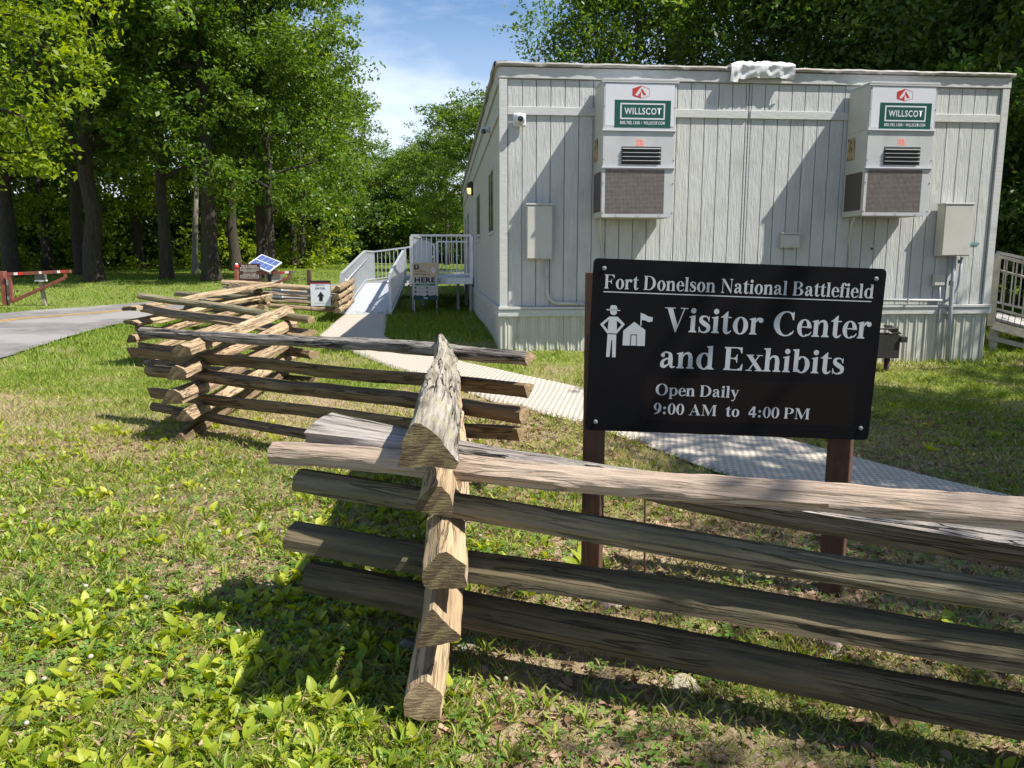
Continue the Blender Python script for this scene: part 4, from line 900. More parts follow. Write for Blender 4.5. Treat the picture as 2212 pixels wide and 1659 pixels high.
# thin steel rod and footing stones by the sign posts, stones by the near corner
rust = mat('rusty_rod', (.12, .05, .03), (.2, .1, .06), 30, rough=.8)
p = W(1396, 1290, 3.3); x = MB(); p.z = gz(p.x, p.y); q = W(1394, 1050, 3.25); x.tube([(0, 0, -.1), ((q-p).x*.5, 0, (q-p).z*.5), tuple(q-p)], .0045, 6); o = x.build('iron_rod', rust); o.location = p; tag(o, 'thin rusty rod standing upright between the sign posts', 'rod')
def stone(px, py, r, sq, seed, label, m):
    P = G(px, py); bm = bmesh.new(); bmesh.ops.create_icosphere(bm, subdivisions=3, radius=1)
    for v in bm.verts:
        d = 1+.22*noise.noise(v.co*1.5+Vector((seed, 0, 0)))+.07*noise.noise(v.co*5); v.co = Vector((v.co.x*r*d, v.co.y*r*sq*d, v.co.z*r*.45*d))
    me = bpy.data.meshes.new('mesh'); bm.to_mesh(me); bm.free(); me.materials.append(m); o = bpy.data.objects.new('stone', me); COL.objects.link(o); o.location = P-Vector((0, 0, r*.12)); o.rotation_euler = (0, 0, seed)
    return tag(o, label, 'stone')
st = mat('limestone', (.20, .19, .165), (.28, .265, .235), 7, rough=.9, bump=.8, bscale=20)
stone(880, 1400, .085, .8, 1, 'grey stone in the shade left of the near rail stack', st); stone(1012, 1395, .07, .7, 2, 'grey stone in the shade right of the near rail stack', st)
stone(1478, 1478, .075, .8, 5, 'pale flat stone in the sunny patch under the lowest near rail', mat('pale_stone', (.30, .27, .20), (.38, .34, .27), 9, rough=.9, bump=.6, bscale=25))
pv = mat('pink_concrete', (.25, .19, .165), (.33, .27, .24), 12, rough=.95, bump=.8, bscale=40)
stone(1328, 1303, .09, .7, 7, 'pinkish concrete lump at the foot of the left sign post', pv); stone(1790, 1390, .11, .45, 8, 'pinkish broken concrete slab below the right sign post', pv)

# ------------------------------------------------------------------ aluminium ramp and landings
def tmesh(o, name, mb, m, smooth=False, label=None): return mb.build(name, m, o, smooth, label, world=True)
def railing(o, A, Bp, h, post_w=.05, step=.13, hand=True, name='railing', m=alu, low=.09, ends=(True, True), side=1):
    """posts, top and bottom rail and pickets between base points A and Bp"""
    A, Bp = Vector(A), Vector(Bp); d = Bp-A; L_ = Vector((d.x, d.y, 0)).length; U = Vector((0, 0, 1)); nrm = Vector((-d.y, d.x, 0)).normalized()
    rz = math.atan2(d.y, d.x); slope = math.atan2(d.z, L_)
    def bar(p, q, w, hh, nm):
        M_ = Matrix.Translation((p+q)/2) @ Matrix.Rotation(rz, 4, 'Z') @ Matrix.Rotation(-math.atan2((q-p).z, Vector(((q-p).x, (q-p).y, 0)).length), 4, 'Y'); l = (q-p).length/2
        x = MB(); x.box((-l, -w/2, -hh/2), (l, w/2, hh/2), M_); return tmesh(o, nm, x, m)
    for k, e in enumerate(ends):
        if e:
            p = A if k == 0 else Bp; x = MB(); x.box((-post_w/2, -post_w/2, -.12), (post_w/2, post_w/2, h-.026), Matrix.Translation(p) @ Matrix.Rotation(rz, 4, 'Z')); tmesh(o, 'post', x, m)
    bar(A+U*h, Bp+U*h, .06, .05, 'top_rail'); bar(A+U*low, Bp+U*low, .035, .04, 'bottom_rail')
    n = max(2, int(L_/step))
    for i in range(1, n):
        p = A+d*(i/n); x = MB(); x.box((-.010, -.010, low+.021), (.010, .010, h-.026), Matrix.Translation(p) @ Matrix.Rotation(rz, 4, 'Z')); tmesh(o, 'picket', x, m)
    if hand:
        off = nrm*(.07*side); x = MB(); x.tube([A+off+U*(h-.22)-d*.0, Bp+off+U*(h-.22)], .02, 8); tmesh(o, 'handrail', x, m, True)
        x = MB()
        for t in (.08, .5, .92): x.tube([A+d*t+U*(h-.24), A+d*t+off+U*(h-.24)], .008, 6)
        tmesh(o, 'handrail_bracket', x, m)
def slab(o, name, pts, th, m):
    x = MB(); P = [Vector(p) for p in pts]; Q = [p-Vector((0, 0, th)) for p in P]; n = len(P)
    x.add(P+Q, [tuple(range(n)), tuple(range(2*n-1, n-1, -1))]+[(i, i+n, (i+1) % n+n, (i+1) % n) for i in range(n)]); return tmesh(o, name, x, m)
deckm = mat('ramp_deck', (.46, .48, .53), (.52, .54, .59), 3, (1, 14, 1), .5, .3, 9, metal=.25)
f0, f1 = G(743, 681), G(839, 681); yf = f0.y; f1.y = yf; f1.z = f0.z = gz(f0.x, yf)+.03
r0 = W(792, 611, yf+5.2); wv = f1.x-f0.x; r1 = Vector((r0.x+wv, r0.y, r0.z))
ramp = thing('access_ramp', 'silver aluminium ramp with picket railings leading to the trailer landing', 'ramp', (f0.x, f0.y, 0))
n = 18
for i in range(n):
    t0, t1 = i/n, (i+1)/n-.004; slab(ramp, 'deck_plank', [f0.lerp(r0, t0), f1.lerp(r1, t0), f1.lerp(r1, t1), f0.lerp(r0, t1)], .035, deckm)
slab(ramp, 'side_beam', [f0+Vector((-.05, 0, -.01)), f0+Vector((-.006, 0, -.01)), r0+Vector((-.006, 0, -.01)), r0+Vector((-.05, 0, -.01))], .13, alu)
slab(ramp, 'side_beam', [f1+Vector((.006, 0, -.01)), f1+Vector((.05, 0, -.01)), r1+Vector((.05, 0, -.01)), r1+Vector((.006, 0, -.01))], .13, alu)
railing(ramp, f0+Vector((-.03, 0, 0)), r0+Vector((-.03, 0, 0)), .98, .07, side=-1); railing(ramp, f1+Vector((.03, 0, 0)), r1+Vector((.03, 0, 0)), .98, .07, side=1)
# upper platform and landing against the trailer
lz = W(950, 600, 19.8).z; LX0 = W(888, 600, 19.8).x; wallx = (MB4 @ Vector((-.06, 8.6, 0))).x
py0 = r0.y+.01; py1 = py0+1.5
slab(ramp, 'platform_deck', [(r0.x-.03, py0, r0.z), (LX0, py0, lz-.01), (LX0, py1, lz-.01), (r0.x-.03, py1, r0.z)], .09, deckm)
railing(ramp, (r0.x-.03, py1, r0.z), (LX0, py1, lz), .98, .06, hand=False); railing(ramp, (r0.x-.03, py0+.06, r0.z), (r0.x-.03, py1, r0.z), .98, .06, hand=False, ends=(False, False))
railing(ramp, (r1.x+.09, py0+.02, r0.z+.1), (LX0, py0+.02, lz), .98, .06, hand=False)
for q, y_ in ((r0.x, py1-.05), (r1.x, py1-.05), (r0.x, py0+.1)):
    x = MB(); x.box((q-.03, y_-.03, gz(q, y_)-.1), (q+.03, y_+.03, r0.z-.1)); tmesh(ramp, 'support_leg', x, alu)
land = thing('landing', 'raised silver landing platform with tall picket railings against the trailer side', 'landing', (LX0, 19.8, 0))
for i in range(20):
    y_ = 19.8+i*.235
    slab(land, 'deck_plank', [(LX0, y_, lz), (wallx, y_, lz), (wallx, y_+.23, lz), (LX0, y_+.23, lz)], .04, deckm)
slab(land, 'front_beam', [(LX0-.02, 19.72, lz-.0), (wallx, 19.72, lz-.0), (wallx, 19.79, lz-.0), (LX0-.02, 19.79, lz-.0)], .16, alu)
slab(land, 'side_beam', [(LX0-.06, 19.8, lz-.045), (LX0-.005, 19.8, lz-.045), (LX0-.005, 24.4, lz-.045), (LX0-.06, 24.4, lz-.045)], .14, alu)
railing(land, (LX0+.03, 19.83, lz), (wallx-.03, 19.83, lz), 1.06, .09, .125, hand=False); railing(land, (LX0+.03, 19.9, lz), (LX0+.03, 24.3, lz), 1.06, .06, .125, hand=False, ends=(False, True))
railing(land, (LX0+.1, 24.45+1.5, lz), (wallx-.03, 24.45+1.5, lz), 1.06, .06, .125, hand=False)
railing(land, (wallx-.06, 19.95, lz), (wallx-.12, 21.4, lz), 1.06, .05, .125, hand=False)
slab(land, 'deck_plank', [(LX0+.01, 24.52, lz), (wallx-.1, 24.52, lz), (wallx-.1, 26.0, lz), (LX0+.01, 26.0, lz)], .04, deckm)
for q, y_ in ((LX0+.04, 19.86), (wallx-.06, 19.86), (wallx-.42, 20.4), (LX0+.04, 22), (wallx-.3, 22), (LX0+.04, 24.2), (wallx-.4, 24.2)):
    x = MB(); x.box((q-.035, y_-.035, gz(q, y_)-.1), (q+.035, y_+.035, lz-.16)); tmesh(land, 'support_leg', x, gpipe)
# rope and small white notice hung on the left ramp railing
o = thing('ramp_notice', 'small white plastic notice hanging from the ramp railing near its foot', 'notice', (f0.x+.04, yf+.25, 0)); x = MB()
z_ = f0.z+.42; x.box((f0.x+.035, yf+.06, z_-.16), (f0.x+.05, yf+.34, z_+.16), bev=.004); tmesh(o, 'card', x, whitev)
x = MB(); x.tube([(f0.x+.04, yf+.08, z_+.15), (f0.x+.06, yf+.03, z_+.38), (f0.x+.05, yf+.1, z_+.45), (f0.x+.06, yf+.3, z_+.34), (f0.x+.04, yf+.32, z_+.15)], .010, 6); tmesh(o, 'rope', x, whitev, True)
# ramp at the right end of the trailer
tanrail = mat('wooden_railing', (.36, .32, .27), (.45, .41, .36), 4, (1, 1, 3), .8, .3, 12); greydeck = mat('grey_deck_wood', (.26, .25, .24), (.34, .33, .32), 5, rough=.8, bump=.3)
A = W(2138, 684, 12.9); Bq = W(2470, 772, 12.3); Ab = W(2140, 680, 14.5); Bb = W(2470, 745, 14.0); Ab.z = A.z; Bb.z = Bq.z
rr = thing('wooden_ramp', 'weathered wooden ramp with pale pickets at the right end of the trailer', 'ramp', (A.x, A.y, 0))
for i in range(24):
    t0, t1 = i/24, (i+1)/24-.005; slab(rr, 'deck_plank', [A.lerp(Bq, t0), A.lerp(Bq, t1), Ab.lerp(Bb, t1), Ab.lerp(Bb, t0)], .035, greydeck)
hr = W(2146, 549, 12.9).z-A.z
railing(rr, A+Vector((0, -.05, -.03)), Bq+Vector((0, -.05, -.03)), hr, .09, .145, name='railing', m=tanrail, low=.18, hand=True); railing(rr, Ab, Bb, hr+.05, .09, .145, m=greydeck, low=.18, hand=False)
slab(rr, 'front_beam', [A+Vector((0, -.1, -.06)), Bq+Vector((0, -.1, -.06)), Bq+Vector((0, -.02, -.06)), A+Vector((0, -.02, -.06))], .14, tanrail)
slab(rr, 'lower_beam', [A+Vector((0, -.02, -.30)), Bq+Vector((0, -.02, -.26)), Bq+Vector((0, .03, -.26)), A+Vector((0, .03, -.30))], .08, greydeck)
for t in (.05, .28, .5, .8):
    for P_, Q_ in ((A, Bq), (Ab, Bb)):
        p = P_.lerp(Q_, t); x = MB(); x.box((p.x-.045, p.y-.0, gz(p.x, p.y)-.1), (p.x+.045, p.y+.09, p.z-.04)); tmesh(rr, 'support_leg', x, greydeck)

# ------------------------------------------------------------------ park furniture
gatem = mat('gate_paint', (.20, .055, .04), (.25, .08, .06), 4, rough=.55, c3=(.14, .04, .03), c3scale=8); rwred = mat('reflector_red', (.60, .03, .02), rough=.35); rwwh = mat('reflector_white', (.75, .75, .75), rough=.35)
gwood = mat('grey_post_wood', (.26, .22, .17), (.36, .31, .25), 5, (12, 12, 1.5), .9, .5, 8); cream = mat('cream_box', (.55, .56, .52), rough=.5); olivebox = mat('dark_box', (.13, .13, .11), rough=.6)
def bar2(o, name, p, q, w, h, m, label=None):
    p, q = Vector(p), Vector(q); d = q-p; l = d.length; zq = d.to_track_quat('X', 'Z').to_matrix().to_4x4(); x = MB(); x.box((0, -w/2, -h/2), (l, w/2, h/2), Matrix.Translation(p) @ zq, bev=.004); return tmesh(o, name, x, m, False, label)
def swing_gate(label, pts, Y, cols, group='brown swing gates beside the road'):
    B_ = W(*pts['base'], Y); o = thing('swing_gate', label, 'gate', (B_.x, B_.y, gz(B_.x, B_.y)), 0, group); w = lambda p, dy=0: W(*p, Y+dy)
    t0, t1 = w(pts['top'][0]), w(pts['top'][1]); bar2(o, 'top_beam', t0, t1, .09, .085, gatem)
    for a_, b_ in pts['bars']: bar2(o, 'brace', w(a_), w(b_), .075, .08, gatem)
    for s0, s1, m in cols:
        p, q = t0.lerp(t1, s0), t0.lerp(t1, s1); p = p+Vector((0, -.049, 0)); q = q+Vector((0, -.049, 0)); bar2(o, 'reflector', p, q, .004, .07, m)
    return o
g = swing_gate('brown swing gate at the far left beside the road with reflective tape', dict(base=(20, 662), top=((14, 592.5), (153, 586)), bars=[((22, 596), (26, 654)), ((25, 652), (141, 600)), ((141.5, 590), (142, 600))]), 21.8,
    [(.13, .19, rwwh), (.19, .27, rwred), (.52, .56, rwwh), (.80, .85, rwwh), (.86, .92, rwred)])
bar2(g, 'hinge', W(16, 604, 21.85), W(17, 616, 21.85), .05, .05, alu); bar2(g, 'hinge', W(18, 640, 21.85), W(19, 648, 21.85), .05, .05, alu)
p = W(9, 586, 21.9); o = thing('gate_post', 'brown wooden gate post at the far left edge beside the swing gate', 'post', (p.x, p.y, gz(p.x, p.y))); x = MB(); x.box((p.x-.1, p.y-.08, gz(p.x, p.y)-.2), (p.x+.03, p.y+.08, p.z), bev=.01); tmesh(o, 'post', x, gatem)
x = MB(); x.box((p.x+.04, p.y-.04, gz(p.x, p.y)-.2), (p.x+.09, p.y+.04, p.z-.25), bev=.005); tmesh(o, 'hinge_stile', x, gwood)
p = W(90, 603, 21.9); zg = gz(p.x, p.y); o = thing('latch_post', 'leaning grey wooden post with a dark latch box under the left swing gate', 'post', (p.x, p.y, zg)); bar2(o, 'post', (p.x+.04, p.y, zg-.1), (p.x-.03, p.y, p.z-.03), .09, .09, gwood)
x = MB(); x.box((p.x-.14, p.y-.09, p.z-.02), (p.x+.10, p.y+.09, p.z+.13), bev=.006); tmesh(o, 'latch_box', x, olivebox); x = MB(); x.box((p.x-.145, p.y-.095, p.z-.06), (p.x+.105, p.y+.095, p.z-.021)); tmesh(o, 'box_lip', x, rwwh)
g = swing_gate('brown swing gate with dark arm tip behind the park hours board', dict(base=(565, 610), top=((560, 590), (630, 588)), bars=[((592, 614), (624, 600)), ((624.5, 590), (624.5, 601)), ((562, 592), (562, 616)), ((562, 615), (592, 614.5))]), 24,
    [(.0, .05, rwwh), (.32, .38, rwwh), (.68, .80, rwred), (.80, .92, rwwh)])
bar2(g, 'arm_tip', W(630, 588, 24), W(638, 588, 24), .08, .07, olivebox)
p = W(594, 591, 24.1); zg = gz(p.x, p.y); o = thing('control_box', 'dark control box on a pale base under the right swing gate', 'control box', (p.x, p.y, zg)); x = MB(); x.box((p.x-.15, p.y+.06, p.z-.17), (p.x+.15, p.y+.3, p.z-.01), bev=.006); tmesh(o, 'box', x, olivebox)
x = MB(); x.box((p.x-.14, p.y+.07, zg-.05), (p.x+.14, p.y+.29, p.z-.172), bev=.006); tmesh(o, 'base', x, cream)
p = W(510, 582, 24); zg = gz(p.x, p.y); o = thing('gate_post', 'short brown gate post left of the park hours board', 'post', (p.x, p.y, zg)); x = MB(); x.box((p.x-.05, p.y-.05, zg-.1), (p.x+.05, p.y+.05, p.z), bev=.006); tmesh(o, 'post', x, gatem)
x = MB(); x.tube([(p.x+.02, p.y, p.z), (p.x+.02, p.y, p.z+.08), (p.x+.02, p.y, p.z+.14)], [.03, .06, .05], 10); tmesh(o, 'beacon', x, rwred, True); x = MB(); x.tube([(p.x+.02, p.y, p.z+.141), (p.x+.02, p.y, p.z+.19)], [.05, .03], 10); tmesh(o, 'beacon_cap', x, rwwh, True)
# solar panel on its pole
C4 = [W(536, 569, 23.6), W(565.3, 549, 24.6), W(609.4, 566.6, 24.4), W(581, 586.6, 23.4)]
o = thing('solar_panel', 'tilted blue solar panel with white frame above the right swing gate', 'solar panel', (C4[3].x, 24, gz(C4[3].x, 24)))
e1 = C4[2]-C4[1]; e2 = C4[0]-C4[1]; nn_ = e1.cross(e2).normalized(); nn_ = nn_ if nn_.z > 0 else -nn_; O4 = C4[1]
def quadp(nm, a0, a1, b0, b1, h0, h1, m, par):
    x = MB(); P = [O4+e1*a+e2*b+nn_*h for h in (h0, h1) for a, b in ((a0, b0), (a1, b0), (a1, b1), (a0, b1))]; x.add(P, [(0, 1, 2, 3), (4, 5, 6, 7), (0, 1, 5, 4), (1, 2, 6, 5), (2, 3, 7, 6), (3, 0, 4, 7)]); return tmesh(par, nm, x, m)
quadp('panel_frame', 0, 1, 0, 1, -.03, 0, whitev, o); cell = mat('solar_cell', (.06, .09, .24), (.08, .12, .30), 8, (1, 12, 1), .25, spec=.7)
for i in range(4):
    for j in range(2): quadp('cell', .05+i*.23, .05+i*.23+.215, .055+j*.47, .055+j*.47+.41, .001, .006, cell, o)
c0 = (C4[0]+C4[2])/2; x = MB(); x.tube([(c0.x, c0.y, gz(c0.x, c0.y)-.1), (c0.x, c0.y, c0.z-.05)], .045, 8); tmesh(o, 'pole', x, gwood, True)
# park hours board
bt = mat('brown_board', (.055, .022, .017), (.07, .03, .022), 4, rough=.5); crm = mat('cream_lettering', (.55, .50, .42), rough=.5)
def board(name, label, cat, L, Rr, t, b, Y, m, legs=True, group=None, th=.03):
    p = W(L, b, Y); q = W(Rr, t, Y); zg = gz(p.x, p.y); o = thing(name, label, cat, (p.x, Y, zg)); w = q.x-p.x; h = q.z-p.z; z0 = p.z-zg
    x = MB(); x.box((0, -th, z0), (w, 0, z0+h), bev=.003); bd = x.build('board', m, o); return o, bd, w, h, z0, Matrix.Translation((0, -th-.002, z0))
o, bd, w, h, z0, M1 = board('park_hours_sign', 'small brown park hours board with cream lettering behind the far fence', 'sign', 518, 561.5, 569, 608, 21, bt)
for q in (.06, w-.06): x = MB(); x.box((q-.035, .001, -.2), (q+.035, .07, z0+h*.9)); x.build('post', gatem, o)
T = lambda s, a, b, c, d, b_=.02, mm_=crm: flat_text(bd, 'lettering', s, a*w, b*w, c*h, d*h, M1, mm_, b_)
T('Park Hours', .14, .86, .81, .93, .03); T('8:00am to 6:00pm', .13, .87, .64, .73); T('Gates Locked to', .2, .82, .51, .59); T('Vehicular Traffic', .2, .82, .38, .46); T('6:00pm to 8:00am', .13, .87, .22, .31)
for c_, d_ in ((.60, .78), (.18, .36)):
    x = MB(); tk = .012
    for a_, b_ in (((.07*w, 0, c_*h), (.93*w, .0015, c_*h+tk)), ((.07*w, 0, d_*h-tk), (.93*w, .0015, d_*h)), ((.07*w, 0, c_*h+tk), (.07*w+tk, .0015, d_*h-tk)), ((.93*w-tk, 0, c_*h+tk), (.93*w, .0015, d_*h-tk))): x.box(a_, b_, M1)
    x.build('border', crm, bd)
# brown post
p = W(667, 583, 20.5); zg = gz(p.x, p.y); o = thing('wooden_post', 'tall dark brown post standing behind the one way sign', 'post', (p.x, p.y, zg)); x = MB(); x.box((p.x-.05, p.y-.05, zg-.1), (p.x+.05, p.y+.05, p.z), bev=.006); tmesh(o, 'post', x, postm)
x = MB(); x.tube([(p.x-.05, p.y, p.z-.1), (p.x-.22, p.y, p.z-.12)], .01, 6); x.tube([(p.x-.05, p.y, p.z-.24), (p.x-.2, p.y, p.z-.24)], .01, 6); tmesh(o, 'hooks', x, olivebox)
# one way sign
blk = mat('black_print', (.012, .012, .013), rough=.5); wht = mat('sign_white', (.66, .68, .72), rough=.5)
o, bd, w, h, z0, M1 = board('one_way_sign', 'white one way enter sign with black arrow and dark red top, beside the ramp foot', 'sign', 672, 713.5, 606, 661, 17.3, wht, th=.012)
x = MB(); x.box((0, -.001, .925*h), (w, .001, h), M1); x.build('header', blk, bd); x = MB(); x.box((0, -.0015, .875*h), (w, .001, .925*h), M1); x.build('header_stripe', mat('dark_red_print', (.28, .02, .02)), bd)
T('ONE WAY', .26, .73, .79, .84, .0, blk); T('ENTER', .26, .74, .655, .735, .01, blk); T('Please follow designated path\nand appropriate route', .16, .84, .07, .14, .0, mat('grey_print', (.2, .2, .2)))
x = MB(); M2 = M1 @ Matrix.Translation((0, -.002, 0)); x.prism([(.43*w, .20*h), (.60*w, .20*h), (.60*w, .38*h), (.69*w, .38*h), (.51*w, .57*h), (.34*w, .38*h), (.43*w, .38*h)], M2, .0015); x.build('arrow', blk, bd)
x = MB()
for q in (0, w): x.tube([(q, -.006, -.02), (q, -.006, z0+h)], .007, 6)
x.tube([(0, -.006, .03), (w, -.006, .03)], .006, 6); x.build('wire_stand', blk, o)
# app sign
tanp = mat('tan_print', (.50, .36, .20), (.54, .42, .27), 3, rough=.5); grn = mat('green_print', (.03, .12, .05)); tealp = mat('dark_teal_print', (.015, .055, .06)); gy2 = mat('grey_print', (.2, .2, .2))
o, bd, w, h, z0, M1 = board('app_sign', 'tan and white app poster sign reading HERE in front of the landing', 'sign', 892, 945.5, 567.5, 647.5, 19.25, tanp, th=.012)
x = MB(); x.box((.02*w, -.0008, .03*h), (.98*w, .001, .62*h), M1); x.build('lower_field', mat('pale_print', (.46, .45, .46), (.5, .45, .4), 2), bd)
MM = lambda e: M1 @ Matrix.Translation((0, -e, 0))
def prt(nm, pts, m, e=.002, par=None): x = MB(); x.prism([(a*w, b*h) for a, b in pts], MM(e), .0008); return x.build(nm, m, par or bd)
prt('emblem_badge', [(q[0], q[1]) for q in rrect(.07, .82, .26, .95, .03)], blk); prt('arrowhead_emblem', [(.115, .93), (.215, .93), (.225, .87), (.165, .835), (.105, .87)], mat('emblem_brown', (.25, .14, .10)), .0032); prt('emblem_detail', [(.15, .92), (.19, .92), (.18, .86), (.16, .86)], wht, .0044)
T('The Official', .08, .52, .745, .79, .0, blk); T('NPS App is', .08, .67, .655, .715, .02, blk); flat_text(bd, 'lettering', 'HERE', .085*w, .895*w, .465*h, .61*h, MM(.002), blk, .045)
prt('green_button', rrect(.085, .385, .90, .435, .024), grn); flat_text(bd, 'lettering', 'Download Now', .29*w, .69*w, .395*h, .422*h, MM(.0035), wht, 0)
prt('map_pin', [(.83, .70)]+[(.825+.085*math.cos(R(a_)), .815+.058*math.sin(R(a_))) for a_ in range(-25, 206, 15)], wht); prt('map_pin_dot', ell(.825, .815, .04, .027)[:-1], tanp, .0032)
for k in range(5): prt('swirl', [(.30+k*.05, .93-k*.012), (.33+k*.05, .935-k*.012), (.52+k*.045, .80-k*.012), (.50+k*.045, .79-k*.012)], mat('light_tan_print', (.52, .46, .37)), .0006+k*.0002)
for cx, cz in ((.115, .325), (.57, .325), (.115, .215), (.57, .215)): prt('icon', ell(cx, cz, .04, .027)[:-1], blk)
for (a_, b_, c_, s) in ((.19, .30, .335, 'Explore'), (.64, .95, .335, 'Downloadable maps'), (.19, .27, .22, 'Plan'), (.64, .88, .22, 'Accessibility')): T(s, a_, b_, c_-.006, c_+.012, 0, blk)
for a_, b_, c_ in ((.19, .48, .31), (.19, .42, .288), (.64, .92, .31), (.64, .84, .288), (.19, .47, .195), (.64, .95, .195), (.64, .80, .172)): prt('fine_print', [(a_, c_), (b_, c_), (b_, c_+.006), (a_, c_+.006)], gy2)
prt('tree_line', [(.02, .0), (.98, .0), (.98, .10), (.93, .115), (.88, .15), (.82, .11), (.78, .13), (.70, .10), (.62, .13), (.57, .15), (.52, .11), (.44, .09), (.38, .12), (.33, .11), (.27, .125), (.18, .11), (.10, .145), (.05, .11), (.02, .10)], tealp, .0035)
prt('small_box', [(.43, .03), (.58, .03), (.58, .06), (.43, .06)], wht, .005)
x = MB()
for q in (.06*w, .94*w): x.tube([(q, .004, -.03), (q, .004, z0+.05)], .006, 6)
x.build('wire_stand', alu, o)
# traffic cone
p = G(648, 676); o = thing('traffic_cone', 'tiny orange and white traffic cone behind the far fence rails', 'traffic cone', tuple(p+Vector((.2, 2.6, .02)))); orc = mat('orange_plastic', (.70, .13, .03), rough=.5)
x = MB(); x.box((-.13, -.13, 0), (.13, .13, .02)); x.build('base', orc, o); x = MB(); x.tube([(0, 0, .02), (0, 0, .2)], [.09, .06], 12, False); x.tube([(0, 0, .32), (0, 0, .42)], [.035, .015], 12); x.build('cone', orc, o, True); x = MB(); x.tube([(0, 0, .2), (0, 0, .32)], [.061, .036], 12, False); x.build('reflective_band', rwwh, o, True)
# charcoal grill
irn = mat('grill_iron', (.018, .018, .014), (.026, .025, .020), 8, rough=.7, bump=.3); irr = mat('grill_rust', (.10, .035, .025), (.05, .03, .025), 10, rough=.85)
GYr = 10.6; p = W(1929, 800, GYr); zg = gz(p.x, p.y); o = thing('park_grill', 'dark iron park charcoal grill on a post at the right edge of the black sign', 'grill', (p.x, p.y, zg)); K = lambda a_, b_, dy=0: W(a_, b_, GYr+dy)
q0, q1 = K(1880, 774), K(1948, 724); D = .38
for nm, a_, b_, m in (('front_plate', (q0.x, q0.y-.0, q0.z), (q1.x-.03, q0.y+.012, q1.z), irn), ('back_plate', (q0.x, q0.y+D, q0.z), (q1.x, q0.y+D+.012, q1.z), irn), ('left_plate', (q0.x-.012, q0.y, q0.z), (q0.x-.001, q0.y+D, q1.z), irn), ('right_plate', (q1.x-.029, q0.y, q0.z), (q1.x-.016, q0.y+D, q1.z), irr), ('floor_plate', (q0.x, q0.y+.013, q0.z), (q1.x-.031, q0.y+D, q0.z+.012), irr)):
    x = MB(); x.box(a_, b_); tmesh(o, nm, x, m)
x = MB(); x.box((q1.x-.02, q0.y-.03, q1.z-.10), (q1.x+.075, q0.y+D*.7, q1.z-.02), bev=.005); tmesh(o, 'side_tray', x, irn)
for k in range(9):
    x = MB(); z_ = q1.z+.012; x.tube([(q1.x-.10+k*.014, q0.y+.03, z_+.0), (q1.x-.12+k*.014, q0.y+.30, z_+.10)], .005, 6); tmesh(o, 'grate_bar', x, irn)
x = MB(); a_, b_ = K(1880, 711, .1), K(1939, 710, .1); x.tube([a_, a_.lerp(b_, .6), b_], [.006, .012, .024], 8); x.tube([b_, b_+Vector((0, 0, -.09))], .012, 6); tmesh(o, 'handle', x, irn, True)
x = MB(); x.tube([(p.x, p.y+D/2, zg-.2), (p.x, p.y+D/2, q0.z)], .04, 10); tmesh(o, 'post', x, irr, True)
x = MB(); x.box((q1.x-.015, q0.y+.42, zg+.18), (q1.x+.04, q0.y+.46, zg+.30)); tmesh(o, 'tag_plate', x, whitev)

# ------------------------------------------------------------------ trees
RS = np.random.RandomState(11)
bark = mat('bark', (.035, .029, .022), (.07, .058, .045), 3, (5, 5, 1), .95, 1.0, 7, bdist=.05, c3=(.10, .09, .075), c3scale=1.2, c3lo=.6, c3hi=.8)
bark2 = mat('pale_bark', (.16, .14, .12), (.26, .24, .21), 3, (5, 5, 1), .95, .8, 7, bdist=.03)
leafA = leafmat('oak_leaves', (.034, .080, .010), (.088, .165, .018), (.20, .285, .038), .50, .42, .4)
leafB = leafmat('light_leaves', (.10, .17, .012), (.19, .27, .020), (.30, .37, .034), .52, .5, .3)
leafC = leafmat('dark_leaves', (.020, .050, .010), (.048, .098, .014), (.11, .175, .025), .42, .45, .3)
def leaves(cent, n_per, rad, size, m, flat=.55, tone=None, asp=.5):
    c = np.repeat(cent, n_per, 0); N = len(c); u = RS.normal(size=(N, 3)); r = RS.rand(N, 1)**.45; u = u/np.linalg.norm(u, axis=1, keepdims=True)*r*rad; u[:, 2] *= flat
    p = c+u; nr = RS.normal(size=(N, 3))*.75+np.array([0, 0, .75])+u/rad*.5; nr /= np.linalg.norm(nr, axis=1, keepdims=True)
    a = RS.normal(size=(N, 3)); a -= nr*(a*nr).sum(1, keepdims=True); a /= np.linalg.norm(a, axis=1, keepdims=True); b = np.cross(nr, a)
    s = size*(.6+.8*RS.rand(N, 1)); a = a*s*.5; b = b*s*.5*asp
    v = np.stack([p-a, p+b+nr*s*.08-a*.1, p+a, p-b+nr*s*.08-a*.1], 1).reshape(-1, 3); f = np.arange(4*N).reshape(N, 4)
    t = np.repeat(RS.rand(len(cent)), n_per)*.5+RS.rand(N)*.5
    if tone is not None: t = t*.7+np.repeat(tone, n_per)*.3
    return npmesh(v, f, m, t)
